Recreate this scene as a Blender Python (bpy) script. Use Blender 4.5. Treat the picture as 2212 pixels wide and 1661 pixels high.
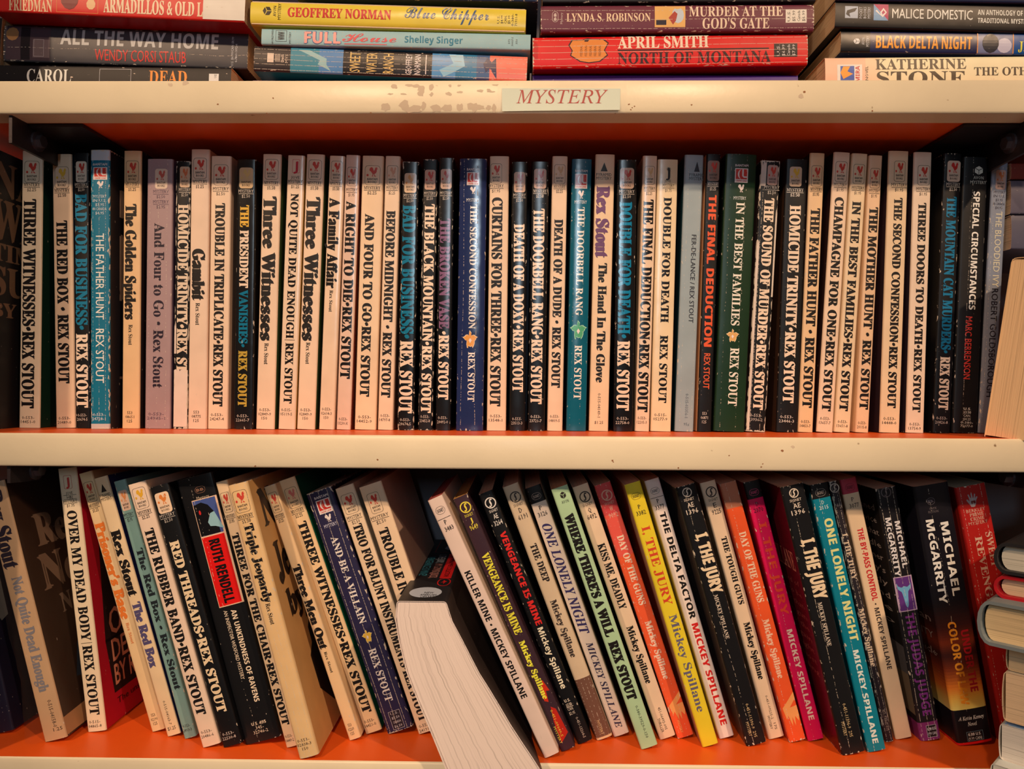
import bpy, bmesh, math, random
from mathutils import Vector, Matrix
from mathutils.geometry import tessellate_polygon

random.seed(7)
for o in list(bpy.data.objects):
    bpy.data.objects.remove(o)
scene = bpy.context.scene
COL = scene.collection

# ------------------------------------------------------------------ camera
CZ = 1.30                      # height of the lens above the shop floor
DIST = 0.435                   # lens to the front face of the shelves
F = 1600.0                     # focal length in pixels of a 2212 px wide frame
cam_data = bpy.data.cameras.new('camera')
cam_data.sensor_width = 36.0
cam_data.lens = F / 2212.0 * 36.0
cam_data.clip_start = 0.01
cam = bpy.data.objects.new('camera', cam_data)
COL.objects.link(cam)
CAMM = (Matrix.Translation((0, -DIST, CZ)) @ Matrix.Rotation(math.radians(0.84), 4, 'Z')
        @ Matrix.Rotation(math.radians(90.0), 4, 'X') @ Matrix.Rotation(0.0049, 4, 'Z'))
cam.matrix_world = CAMM
scene.camera = cam

# ------------------------------------------------------------------ world, lamps, exposure
world = bpy.data.worlds.new('room')
scene.world = world
world.use_nodes = True
bg = world.node_tree.nodes['Background']
bg.inputs[0].default_value = (1.0, 0.66, 0.44, 1)
bg.inputs[1].default_value = 0.095

def spot(name, loc, target, energy, color, size, radius):
    d = bpy.data.lights.new(name, 'SPOT')
    d.energy = energy; d.color = color; d.spot_size = math.radians(size); d.spot_blend = 1.0
    d.shadow_soft_size = radius
    o = bpy.data.objects.new(name, d); COL.objects.link(o)
    o.location = loc
    o.rotation_euler = (Vector(target) - Vector(loc)).to_track_quat('-Z', 'Y').to_euler()
    return o
WARM = (1.0, 0.655, 0.40)
spot('track_lamp', (0.86, -1.10, CZ + 0.95), (0.22, 0, CZ - 0.06), 74, WARM, 42, 0.026)
spot('track_lamp', (-0.18, -1.10, CZ + 0.86), (0.00, 0, CZ - 0.04), 30, WARM, 54, 0.026)
spot('track_lamp', (-0.86, -1.10, CZ + 0.86), (-0.24, 0, CZ + 0.01), 62, WARM, 40, 0.026)
ad = bpy.data.lights.new('window_daylight', 'AREA')
ad.shape = 'RECTANGLE'; ad.size = 0.10; ad.size_y = 0.46; ad.energy = 7.0; ad.color = (0.72, 0.88, 1.0)
ao = bpy.data.objects.new('window_daylight', ad); COL.objects.link(ao)
ao.location = (0.02, -2.35, CZ + 0.55)
ao.rotation_euler = (Vector((0, 0, CZ)) - ao.location).to_track_quat('-Z', 'Y').to_euler()

scene.view_settings.view_transform = 'Standard'
scene.view_settings.look = 'None'
scene.view_settings.gamma = 1.0
scene.view_settings.use_curve_mapping = False
scene.view_settings.exposure = -0.26

# ------------------------------------------------------------------ helpers: rays, colours, materials
def at(px, py, Y):
    """the point of the plane y = Y that the photograph shows at pixel (px, py)"""
    d = CAMM.to_3x3() @ Vector(((px - 1106.0) / F, -(py - 830.5) / F, -1.0))
    o = CAMM.translation
    return o + d * ((Y - o.y) / d.y)

def s2l(v):
    v /= 255.0
    return v / 12.92 if v <= 0.04045 else ((v + 0.055) / 1.055) ** 2.4
TINT = (0.98, 0.78, 0.60)
def P(c):
    """paint or ink colour of a surface the warm lamps show as sRGB c"""
    return tuple(min(0.88, s2l(c[i]) / TINT[i]) for i in range(3))

def new_mat(name):
    m = bpy.data.materials.new(name); m.use_nodes = True
    nt = m.node_tree
    return m, nt, nt.nodes['Principled BSDF']

def wear_group():
    g = bpy.data.node_groups.new('print_wear', 'ShaderNodeTree')
    I = g.interface
    I.new_socket('Color', in_out='INPUT', socket_type='NodeSocketColor')
    for n in ('W', 'H', 'Edge', 'Crease', 'N', 'Seed'):
        I.new_socket(n, in_out='INPUT', socket_type='NodeSocketFloat')
    I.new_socket('Color', in_out='OUTPUT', socket_type='NodeSocketColor')
    I.new_socket('Mask', in_out='OUTPUT', socket_type='NodeSocketFloat')
    I.new_socket('Bump', in_out='OUTPUT', socket_type='NodeSocketFloat')
    N, L = g.nodes, g.links
    gi = N.new('NodeGroupInput'); go = N.new('NodeGroupOutput')
    tc = N.new('ShaderNodeTexCoord')
    sp = N.new('ShaderNodeSeparateXYZ'); L.new(tc.outputs['Object'], sp.inputs[0])
    def M(op, a, b=None, c=None, clamp=False):
        n = N.new('ShaderNodeMath'); n.operation = op; n.use_clamp = clamp
        for k, v in enumerate((a, b, c)):
            if v is None: continue
            if isinstance(v, (int, float)): n.inputs[k].default_value = v
            else: L.new(v, n.inputs[k])
        return n.outputs[0]
    x, y, z = sp.outputs
    W, H = gi.outputs['W'], gi.outputs['H']
    front = M('SUBTRACT', 1.0, M('DIVIDE', y, 0.0018, clamp=True))
    ex = M('SUBTRACT', 1.0, M('DIVIDE', M('MINIMUM', x, M('SUBTRACT', W, x)), 0.0017, clamp=True))
    ez = M('SUBTRACT', 1.0, M('DIVIDE', M('MINIMUM', z, M('SUBTRACT', H, z)), 0.0016, clamp=True))
    term = M('MULTIPLY', M('MAXIMUM', M('MULTIPLY', ex, front), ez), gi.outputs['Edge'])
    ad = N.new('ShaderNodeVectorMath'); ad.operation = 'ADD'
    cs = N.new('ShaderNodeCombineXYZ'); L.new(gi.outputs['Seed'], cs.inputs[0]); L.new(gi.outputs['Seed'], cs.inputs[2])
    L.new(tc.outputs['Object'], ad.inputs[0]); L.new(cs.outputs[0], ad.inputs[1])
    mp = N.new('ShaderNodeMapping'); mp.inputs['Scale'].default_value = (1, 1, 0.35)
    L.new(ad.outputs[0], mp.inputs[0])
    def noise(vec, scale, detail):
        n = N.new('ShaderNodeTexNoise'); n.inputs['Scale'].default_value = scale
        n.inputs['Detail'].default_value = detail; L.new(vec, n.inputs['Vector']); return n.outputs[0]
    n1 = noise(mp.outputs[0], 700, 3)
    n2 = noise(ad.outputs[0], 900, 2)
    n3 = noise(ad.outputs[0], 60, 2)
    n4 = noise(ad.outputs[0], 22, 2)
    def ramp(v, a, b):
        n = N.new('ShaderNodeMapRange'); n.interpolation_type = 'SMOOTHSTEP'
        L.new(v, n.inputs[0]); n.inputs[1].default_value = a; n.inputs[2].default_value = b
        return n.outputs[0]
    me = ramp(M('ADD', n1, M('MULTIPLY', M('MULTIPLY', term, 0.36), M('ADD', 0.25, M('MULTIPLY', n3, 1.4)))), 0.73, 0.77)
    c = M('FRACT', M('ADD', M('MULTIPLY', M('DIVIDE', x, W), gi.outputs['N']), M('MULTIPLY', n4, 0.25)))
    dist = M('DIVIDE', M('MULTIPLY', M('ABSOLUTE', M('SUBTRACT', c, 0.5)), W), gi.outputs['N'])
    line = M('SUBTRACT', 1.0, M('DIVIDE', dist, 0.00022, clamp=True))
    mc = M('MULTIPLY', line, ramp(M('ADD', n2, M('MULTIPLY', gi.outputs['Crease'], 0.34)), 0.66, 0.74))
    mc = M('MULTIPLY', mc, front)
    mask = M('MAXIMUM', me, mc)
    dirt = M('ADD', 0.86, M('MULTIPLY', n3, 0.26))
    mul = N.new('ShaderNodeMix'); mul.data_type = 'RGBA'; mul.blend_type = 'MULTIPLY'; mul.inputs[0].default_value = 1.0
    L.new(gi.outputs['Color'], mul.inputs[6])
    cb = N.new('ShaderNodeCombineColor')
    for k in range(3): L.new(dirt, cb.inputs[k])
    L.new(cb.outputs[0], mul.inputs[7])
    mix = N.new('ShaderNodeMix'); mix.data_type = 'RGBA'
    L.new(mask, mix.inputs[0]); L.new(mul.outputs[2], mix.inputs[6]); mix.inputs[7].default_value = (0.66, 0.60, 0.52, 1)
    L.new(mix.outputs[2], go.inputs['Color']); L.new(mask, go.inputs['Mask'])
    L.new(M('ADD', M('MULTIPLY', n3, 1.0), M('MULTIPLY', mask, 0.25)), go.inputs['Bump'])
    return g
WEAR = wear_group()

_card = {}
def card(rgb, w=0.012, h=0.175, edge=0.0, crease=0.0, n=2.0, seed=0.0, rough=0.42, name='printed_card'):
    key = (rgb, round(w, 4), round(h, 3), edge, crease, n, seed, rough)
    if key in _card: return _card[key]
    m, nt, b = new_mat(name)
    g = nt.nodes.new('ShaderNodeGroup'); g.node_tree = WEAR
    g.inputs['Color'].default_value = (*P(rgb), 1)
    g.inputs['W'].default_value = w; g.inputs['H'].default_value = h
    g.inputs['Edge'].default_value = edge; g.inputs['Crease'].default_value = crease
    g.inputs['N'].default_value = n; g.inputs['Seed'].default_value = seed
    nt.links.new(g.outputs['Color'], b.inputs['Base Color'])
    bp = nt.nodes.new('ShaderNodeBump'); bp.inputs['Strength'].default_value = 0.35; bp.inputs['Distance'].default_value = 0.0006
    nt.links.new(g.outputs['Bump'], bp.inputs['Height']); nt.links.new(bp.outputs[0], b.inputs['Normal'])
    b.inputs['Roughness'].default_value = rough
    b.inputs['Specular IOR Level'].default_value = 0.32 if rough > 0.25 else 0.62
    _card[key] = m
    return m

_pages = {}
def pages_mat(rgb, axis=0, uv=False):
    key = (rgb, axis, uv)
    if key in _pages: return _pages[key]
    m, nt, b = new_mat('paper_pages')
    N, L = nt.nodes, nt.links
    tc = N.new('ShaderNodeTexCoord'); mp = N.new('ShaderNodeMapping')
    sc = [9, 9, 9]; sc[axis] = 1400
    if uv: sc = [46, 1.2, 1]
    mp.inputs['Scale'].default_value = sc
    L.new(tc.outputs['UV' if uv else 'Object'], mp.inputs[0])
    n = N.new('ShaderNodeTexNoise'); n.inputs['Scale'].default_value = 1.0; n.inputs['Detail'].default_value = 4
    L.new(mp.outputs[0], n.inputs['Vector'])
    r = N.new('ShaderNodeValToRGB'); c = P(rgb)
    r.color_ramp.elements[0].position = 0.26; r.color_ramp.elements[0].color = (*[v * 0.55 for v in c], 1)
    r.color_ramp.elements[1].position = 0.48; r.color_ramp.elements[1].color = (*c, 1)
    L.new(n.outputs[0], r.inputs[0]); L.new(r.outputs[0], b.inputs['Base Color'])
    bp = N.new('ShaderNodeBump'); bp.inputs['Strength'].default_value = 0.5; bp.inputs['Distance'].default_value = 0.0005
    L.new(n.outputs[0], bp.inputs['Height']); L.new(bp.outputs[0], b.inputs['Normal'])
    b.inputs['Roughness'].default_value = 0.85
    _pages[key] = m
    return m

def plain(name, rgb, rough=0.5, metal=0.0, spec=0.5, bump=0.0, scale=300.0, spots=0.0):
    m, nt, b = new_mat(name)
    c = P(rgb)
    N, L = nt.nodes, nt.links
    tc = N.new('ShaderNodeTexCoord')
    n = N.new('ShaderNodeTexNoise'); n.inputs['Scale'].default_value = scale; n.inputs['Detail'].default_value = 4
    L.new(tc.outputs['Object'], n.inputs['Vector'])
    n2 = N.new('ShaderNodeTexNoise'); n2.inputs['Scale'].default_value = 14; n2.inputs['Detail'].default_value = 5
    L.new(tc.outputs['Object'], n2.inputs['Vector'])
    r = N.new('ShaderNodeValToRGB')
    r.color_ramp.elements[0].position = 0.30; r.color_ramp.elements[0].color = (*[v * 0.90 for v in c], 1)
    r.color_ramp.elements[1].position = 0.62; r.color_ramp.elements[1].color = (*c, 1)
    L.new(n2.outputs[0], r.inputs[0])
    out = r.outputs[0]
    if spots:
        n3 = N.new('ShaderNodeTexNoise'); n3.inputs['Scale'].default_value = 140; n3.inputs['Detail'].default_value = 2
        L.new(tc.outputs['Object'], n3.inputs['Vector'])
        mr = N.new('ShaderNodeMapRange'); L.new(n3.outputs[0], mr.inputs[0])
        mr.inputs[1].default_value = spots; mr.inputs[2].default_value = spots + 0.05
        mx = N.new('ShaderNodeMix'); mx.data_type = 'RGBA'; L.new(mr.outputs[0], mx.inputs[0])
        L.new(out, mx.inputs[6]); mx.inputs[7].default_value = (0.30, 0.20, 0.11, 1)
        out = mx.outputs[2]
    L.new(out, b.inputs['Base Color'])
    b.inputs['Roughness'].default_value = rough; b.inputs['Metallic'].default_value = metal
    b.inputs['Specular IOR Level'].default_value = spec
    if bump:
        bp = N.new('ShaderNodeBump'); bp.inputs['Strength'].default_value = bump; bp.inputs['Distance'].default_value = 0.0006
        L.new(n.outputs[0], bp.inputs['Height']); L.new(bp.outputs[0], b.inputs['Normal'])
    return m

# ------------------------------------------------------------------ helpers: meshes and objects
def link(name, me, parent=None, mats=()):
    o = bpy.data.objects.new(name, me); COL.objects.link(o)
    for m in mats: me.materials.append(m)
    if parent is not None: o.parent = parent
    return o

def mesh(name, verts, faces, idx=None):
    me = bpy.data.meshes.new(name); me.from_pydata([tuple(v) for v in verts], [], faces); me.update()
    if idx: me.polygons.foreach_set('material_index', idx)
    return me

def empty(name, M=None):
    o = bpy.data.objects.new(name, None); o.empty_display_size = 0.02; COL.objects.link(o)
    if M is not None: o.matrix_world = M
    return o

def tag(o, label, cat, group=None):
    o['label'] = label; o['category'] = cat
    if group: o['group'] = group

def box(x0, x1, y0, y1, z0, z1):
    v = [(x, y, z) for z in (z0, z1) for y in (y0, y1) for x in (x0, x1)]
    f = [(0, 2, 3, 1), (4, 5, 7, 6), (0, 1, 5, 4), (2, 6, 7, 3), (0, 4, 6, 2), (1, 3, 7, 5)]
    return v, f            # faces: bottom, top, front, back, left, right

def prism(pts, y0, y1):
    """outline in x,z extruded along y"""
    n = len(pts)
    v = [(x, y0, z) for x, z in pts] + [(x, y1, z) for x, z in pts]
    f = [tuple(range(n)), tuple(range(2 * n - 1, n - 1, -1))]
    f += [(i, n + i, n + (i + 1) % n, (i + 1) % n) for i in range(n)]
    return v, f

# ------------------------------------------------------------------ helpers: lettering
MAPS = {'B': (0x1D400, 0x1D41A, 0x1D7CE), 'S': (0x1D5D4, 0x1D5EE, 0x1D7EC), 'I': (0x1D468, 0x1D482, None),
        'i': (0x1D434, 0x1D44E, None), 'C': (0x1D4D0, 0x1D4EA, None), 'M': (0x1D670, 0x1D68A, 0x1D7F6)}
def conv(s, f):
    if f not in MAPS: return s
    U, l, d = MAPS[f]; r = ''
    for c in s:
        if 'A' <= c <= 'Z': r += chr(U + ord(c) - 65)
        elif 'a' <= c <= 'z': r += '\u210e' if (f == 'i' and c == 'h') else chr(l + ord(c) - 97)
        elif '0' <= c <= '9' and d: r += chr(d + ord(c) - 48)
        else: r += c
    return r
_tc = bpy.data.curves.new('type', 'FONT'); _to = bpy.data.objects.new('type', _tc)
_raw = {}
def raw_text(s, f, res=2):
    key = (s, f, res)
    if key not in _raw:
        _tc.body = conv(s, f); _tc.resolution_u = res; _tc.fill_mode = 'BOTH'
        me = _to.to_mesh()
        me.calc_loop_triangles()
        _raw[key] = ([(v.co.x, v.co.y) for v in me.vertices], [tuple(t.vertices) for t in me.loop_triangles])
        _to.to_mesh_clear()
    return _raw[key]
_cap = {}
def cap(f):
    if f not in _cap:
        ys = [p[1] for p in raw_text('H', f)[0]]; _cap[f] = (min(ys), max(ys))
    return _cap[f]
def text_geo(s, f, e=0.0, res=2):
    """lettering with x from 0 to 1 and capitals from y 0 to 1; also its length in cap heights"""
    v, t = raw_text(s, f, res)
    y0, y1 = cap(f); k = y1 - y0
    xs = [p[0] for p in v]; x0, x1 = min(xs) - e, max(xs) + e
    out = []
    ns = 1 if not e else max(2, int(2 * e / 0.032) + 1)
    for q in [(-e + 2 * e * j / (ns - 1) if ns > 1 else 0.0) for j in range(ns)]:
        out.append([((x + q - x0) / (x1 - x0), (y + q * 0.45 - y0) / k) for x, y in v])
    return out, t, (x1 - x0) / k

def tess(pts):
    return [tuple(t) for t in tessellate_polygon([[Vector((x, y, 0)) for x, y in pts]])]
def ell(cx, cy, rx, ry, n=20, a0=0, a1=2 * math.pi):
    return [(cx + rx * math.cos(a0 + (a1 - a0) * i / n), cy + ry * math.sin(a0 + (a1 - a0) * i / n)) for i in range(n)]
def rrect(x0, x1, y0, y1, r, n=4):
    p = []
    for cx, cy, a in ((x1 - r, y1 - r, 0), (x0 + r, y1 - r, 90), (x0 + r, y0 + r, 180), (x1 - r, y0 + r, 270)):
        for i in range(n + 1):
            t = math.radians(a + 90 * i / n); p.append((cx + r * math.cos(t), cy + r * math.sin(t)))
    return p
def ring(outer, inner):
    n = len(outer)
    return outer + inner, [q for i in range(n) for q in ((i, (i + 1) % n, n + (i + 1) % n), (i, n + (i + 1) % n, n + i))]
def shrink(pts, d):
    cx = sum(p[0] for p in pts) / len(pts); cy = sum(p[1] for p in pts) / len(pts)
    rx = max(abs(p[0] - cx) for p in pts); ry = max(abs(p[1] - cy) for p in pts)
    return [(cx + (x - cx) * (rx - d) / rx, cy + (y - cy) * (ry - d) / ry) for x, y in pts]
ROOSTER = [(.10, .70), (.16, .88), (.32, .97), (.46, .90), (.52, .74), (.56, .60), (.64, .66), (.68, .82), (.74, .92), (.82, .99),
           (.84, .92), (.95, .95), (.90, .84), (.98, .78), (.88, .72), (.88, .54), (.80, .38), (.66, .28), (.68, .14), (.80, .08),
           (.82, .02), (.62, .04), (.60, .26), (.52, .26), (.48, .12), (.52, .02), (.36, .04), (.42, .14), (.44, .30), (.34, .42), (.24, .56), (.14, .58)]
ORCHID = [(.46, 1.0), (.58, .88), (.57, .70), (.66, .75), (.78, .76), (.85, .70), (1.0, .64), (.90, .57), (.88, .50), (.80, .42),
          (.80, .30), (.74, .14), (.66, .04), (.64, .14), (.52, .10), (.38, .16), (.36, .03), (.30, .06), (.26, .24), (.28, .44),
          (.18, .46), (.10, .54), (0, .62), (.12, .67), (.22, .76), (.36, .77), (.42, .70), (.42, .84)]
SIGS = [(.62, .86), (.74, .78), (.70, .70), (.56, .74), (.56, .62), (.60, .42), (.54, .22), (.38, .13), (.26, .22), (.32, .30), (.44, .25), (.45, .38), (.40, .60), (.48, .80)]
SKULL = [(0, .95), (.10, .80), (.30, .74), (.50, .78), (.70, .74), (.90, .80), (1, .95), (.95, .70), (.72, .58), (.66, .40), (.60, .10), (.50, 0), (.40, .10), (.34, .40), (.28, .58), (.05, .70)]
CUBE = [(.5, 1), (.95, .75), (.95, .27), (.5, 0), (.05, .27), (.05, .75)]
HAND = [(.30, .0), (.22, .18), (.05, .42), (.0, .56), (.10, .58), (.24, .42), (.22, .70), (.16, .90), (.26, .92), (.34, .66), (.40, .62), (.42, .96), (.52, .96),
        (.54, .62), (.60, .64), (.70, .90), (.79, .87), (.70, .58), (.86, .70), (.94, .64), (.76, .40), (.70, .16), (.60, .0)]

# ------------------------------------------------------------------ the book
PAPER = (222, 182, 138)
BLACK = (16, 15, 16)
CREAM = (229, 187, 150)
class Book:
    """a paperback: cover (spine and two boards in one folded card) and page block; all print is laid on the cover"""
    seed = 0
    def __init__(s, quad, Y=None, shelf=None, spine=CREAM, left=None, right=None, pages=PAPER, edge=0.25, crease=0.0, n=2.0,
                 depth=0.105, lying=False, bands=None, r=0.0011, rough=0.42, matrix=None, size=None, bend=None, kind='paperback_book', shrink_w=0.0002):
        Book.seed += 1
        s.sd = Book.seed * 0.37; s.edge = edge; s.crease = crease; s.n = n; s.rough = rough
        s.lying = lying; s.geo = {}; s.D = depth; s.bend = bend
        if matrix is None:
            if lying:
                TL, TR, BR, BL = quad[3], quad[0], quad[1], quad[2]
            else:
                TL, TR, BR, BL = quad
            s.q = (TL, TR, BR, BL)
            if Y is None:
                Y = 0.04
                for it in range(6):
                    low = min((at(*BL, Y), at(*BR, Y)), key=lambda p: p.z)
                    d = CAMM.translation.z - low.z
                    Y = (Y + DIST) * (CAMM.translation.z - shelf) / d - DIST
                lo, hi = (0.034, 0.048) if shelf > 1.2 else (0.002, 0.05)
                Y = max(lo, min(hi, Y))
            w3 = [at(*p, Y) for p in (TL, TR, BR, BL)]
            top = (w3[0] + w3[1]) / 2; bot = (w3[2] + w3[3]) / 2
            up = (top - bot); s.h = up.length; up.normalize()
            rt = Vector((up.z, 0, -up.x))
            s.w = (abs((w3[1] - w3[0]).dot(rt)) + abs((w3[2] - w3[3]).dot(rt))) / 2 - shrink_w
            org = bot - rt * (s.w / 2)
            if shelf is not None:
                low = min(org.z, (org + rt * s.w).z)
                org.z += shelf - low + 0.0002
            matrix = Matrix(((rt.x, 0, up.x, org.x), (0, 1, 0, org.y), (rt.z, 0, up.z, org.z), (0, 0, 0, 1)))
        else:
            s.w, s.h = size
            s.q = ((0, 0), (1, 0), (1, 1), (0, 1))
        s.M = matrix
        s.spine = spine
        s.left = left or spine; s.right = right or spine
        s.root = empty(kind, matrix)
        # --- cover
        w, h, D, t = s.w, s.h, s.D, 0.00035
        r = min(r, w * 0.3)
        out, inn = [], []
        ny = 1 if bend is None else 10
        for k in range(ny):
            y = D + (r - D) * k / ny; out.append((0, y)); inn.append((t, y))
        for k in range(4):
            a = math.pi + k / 3 * math.pi / 2; out.append((r + r * math.cos(a), r + r * math.sin(a))); inn.append((r + (r - t) * math.cos(a), r + (r - t) * math.sin(a)))
        s.r = r; s.bulge = 0.0 if bend else 0.024 * w
        for k in range(1, 6):
            x = r + (w - 2 * r) * k / 6; yb = s.by(x); out.append((x, yb)); inn.append((x, yb + t))
        for k in range(4):
            a = 1.5 * math.pi + k / 3 * math.pi / 2; out.append((w - r + r * math.cos(a), r + r * math.sin(a))); inn.append((w - r + (r - t) * math.cos(a), r + (r - t) * math.sin(a)))
        for k in range(1, ny + 1):
            y = r + (D - r) * k / ny; out.append((w, y)); inn.append((w - t, y))
        np_ = len(out)
        cuts = [(1.0, spine, s.left, s.right)] if not bands else [(b[0] if b[0] <= 1 else s.t(b[0], 0.5), b[1], b[2] if len(b) > 2 else s.left, b[3] if len(b) > 3 else s.right) for b in bands]
        zs = [h]; mats = []; idx = []; smooth = []; verts = []; faces = []
        for c in cuts: zs.append(h * (1 - c[0]))
        zs[-1] = 0.0
        for z in zs:
            verts += [((x, y, z) if not bend else (*bend(x, y, z), z)) for x, y in out + inn]
        def mi(rgb, e=True):
            m = s.card(rgb)
            if m not in mats: mats.append(m)
            return mats.index(m)
        pm = pages_mat(pages)
        mats.append(pm)
        for k, c in enumerate(cuts):
            a, b = k * 2 * np_, (k + 1) * 2 * np_
            ms, ml, mr = mi(c[1]), mi(c[2]), mi(c[3])
            for i in range(np_ - 1):
                faces.append((a + i, b + i, b + i + 1, a + i + 1))
                idx.append(ml if i < ny else (mr if i >= np_ - 1 - ny else ms)); smooth.append(ny <= i < np_ - 1 - ny); smooth.append(False)
                faces.append((a + np_ + i, a + np_ + i + 1, b + np_ + i + 1, b + np_ + i)); idx.append(0)
            for i in (0, np_ - 1):
                q = (a + i, a + np_ + i, b + np_ + i, b + i)
                faces.append(q if i == 0 else q[::-1]); idx.append(0); smooth.append(False)
        e = len(cuts) * 2 * np_
        for i in range(np_ - 1):
            faces.append((i, i + 1, np_ + i + 1, np_ + i)); idx.append(0)
            faces.append((e + i, e + np_ + i, e + np_ + i + 1, e + i + 1)); idx.append(0)
        me = mesh('cover', verts, faces, idx)
        for k, c in enumerate(smooth):
            if c: me.polygons[k].use_smooth = True
        for ed_ in me.edges:
            za, zb_ = verts[ed_.vertices[0]][2], verts[ed_.vertices[1]][2]
            if za == zb_ and za in (0.0, h): ed_.use_edge_sharp = True
        s.cover = link('cover', me, s.root, mats)
        # --- pages
        ins = 0.0006
        if bend is None:
            v, f = box(t, w - t, t + 0.0006, D - 0.001, ins, h - ins)
        else:
            prof = [(t + 0.0002, 0.0008 + (D - 0.002) * k / 12) for k in range(13)] + [(w - t - 0.0002, 0.0008 + (D - 0.002) * k / 12) for k in range(12, -1, -1)]
            n = len(prof); L_ = 13; zl = [ins, 0.02, 0.045, h - ins]
            v = [(*bend(x, y, z), z) for z in zl for x, y in prof]
            f = [(j * n + i, (j + 1) * n + i, (j + 1) * n + (i + 1) % n, j * n + (i + 1) % n) for j in range(3) for i in range(n)]
            for e0 in (0, 3 * n):
                f += [(e0 + k, e0 + k + 1, e0 + n - 2 - k, e0 + n - 1 - k) for k in range(L_ - 1)]
            pm = pages_mat(pages, 0, True)
        me = mesh('pages', v, f)
        if bend is not None:
            uv = me.uv_layers.new(name='leaf')
            for lp in me.loops:
                i = lp.vertex_index % n
                uv.data[lp.index].uv = (0.0 if i < 13 else 1.0, v[i][1] / D)
        s.pages = link('pages', me, s.root, [pm])
    def by(s, x):
        """how far the rounded spine stands proud of its two edges at x"""
        if x <= s.r or x >= s.w - s.r: return 0.0
        q = (x - s.w / 2) / (s.w / 2 - s.r); return -s.bulge * (1 - q * q)
    def card(s, rgb):
        return card(rgb, s.w, s.h, s.edge, s.crease, s.n, s.sd, s.rough)
    def ink(s, rgb):
        if s.edge < 0.35 and s.crease < 0.2:
            return card(rgb, 10.0, 10.0, 0.0, 0.0, 1.0, 0.0, s.rough, 'printed_ink')
        return s.card(rgb)
    # --- coordinates: image coordinate down the spine -> fraction; fraction -> local
    def t(s, c, u):
        if s.q[0] == (0, 0) and s.q[2] == (1, 1): return c
        k = 0 if s.lying else 1
        TL, TR, BR, BL = s.q
        a = TL[k] + u * (TR[k] - TL[k]); b = BL[k] + u * (BR[k] - BL[k])
        return (c - a) / (b - a)
    def put(s, name, pts, tris, rgb, lift, face='spine'):
        m = s.ink(rgb)
        if face == 'spine': v = [(x, -lift, z) for x, z in pts]
        elif face == 'right': v = [(s.w + lift, x, z) for x, z in pts]
        else: v = [(-lift, s.D - x, z) for x, z in pts]
        s.geo.setdefault(name, []).append((v, tris, m))
    def poly(s, name, pts, rgb, lift=0.00005, face='spine'):
        s.put(name, pts, tess(pts), rgb, lift, face)
    def shape(s, name, unit, rgb, c0, c1, uc, wf, lift=0.00008):
        """a unit outline between image coordinates c0, c1 centred at uc with width fraction wf"""
        z1 = s.h * (1 - s.t(c0, uc)); z0 = s.h * (1 - s.t(c1, uc)); x0 = s.w * (uc - wf / 2)
        s.poly(name, [(x0 + x * s.w * wf, z0 + y * (z1 - z0)) for x, y in unit], rgb, lift)
    def rect(s, name, rgb, c0, c1, u0, u1, lift=0.00005):
        uc = (u0 + u1) / 2
        z1 = s.h * (1 - s.t(c0, uc)); z0 = s.h * (1 - s.t(c1, uc))
        s.poly(name, [(u0 * s.w, z0), (u1 * s.w, z0), (u1 * s.w, z1), (u0 * s.w, z1)], rgb, lift)
    def frame(s, name, rgb, c0, c1, u0, u1, th=0.0002, lift=0.00007, r=0.0):
        uc = (u0 + u1) / 2
        z1 = s.h * (1 - s.t(c0, uc)); z0 = s.h * (1 - s.t(c1, uc))
        o = rrect(u0 * s.w, u1 * s.w, z0, z1, max(r, 0.00001)); i = shrink(o, th)
        v, tr = ring(o, i); s.put(name, v, tr, rgb, lift)
    def down(s, text, f, rgb, c0, c1, u0, u1, e=0.0, name='title_lettering', lift=0.0001, res=2):
        uc = (u0 + u1) / 2
        z0 = s.h * (1 - s.t(c0, uc)); z1 = s.h * (1 - s.t(c1, uc))
        vs, t, a = text_geo(text, f, e, res)
        for k, v in enumerate(vs):
            s.put(name, [((u0 + (u1 - u0) * y) * s.w, z0 + (z1 - z0) * x) for x, y in v], t, rgb, lift + k * 0.00002)
    def across(s, text, f, rgb, cy, hh, uc=0.5, wf=0.8, e=0.0, name='small_lettering', lift=0.0001, res=1):
        """upright lettering centred at image coordinate cy, capital height hh in pixels, width fraction wf"""
        zc = s.h * (1 - s.t(cy, uc)); cap_h = abs(s.h * (s.t(cy + hh, uc) - s.t(cy, uc)))
        vs, t, a = text_geo(text, f, e, res)
        for k, v in enumerate(vs):
            s.put(name, [((uc + (x - 0.5) * wf) * s.w, zc + (y - 0.5) * cap_h) for x, y in v], t, rgb, lift + k * 0.00002)
    def rule(s, rgb, cy, u0, u1, px=1.2, name='small_lettering'):
        s.rect(name, rgb, cy - px / 2, cy + px / 2, u0, u1, 0.00009)
    def side(s, face, text, f, rgb, x0, x1, z0, z1, e=0.0, name='cover_lettering', res=2):
        """lettering on a board: x from the board's left edge as read, z0 baseline, z1 capital top, in metres"""
        vs, t, a = text_geo(text, f, e, res); name = '%s#%d' % (name, len(s.geo))
        for k, v in enumerate(vs):
            s.put(name, [(x0 + (x1 - x0) * x, z0 + (z1 - z0) * y) for x, y in v], t, rgb, 0.00012 + k * 0.00002, face)
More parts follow.
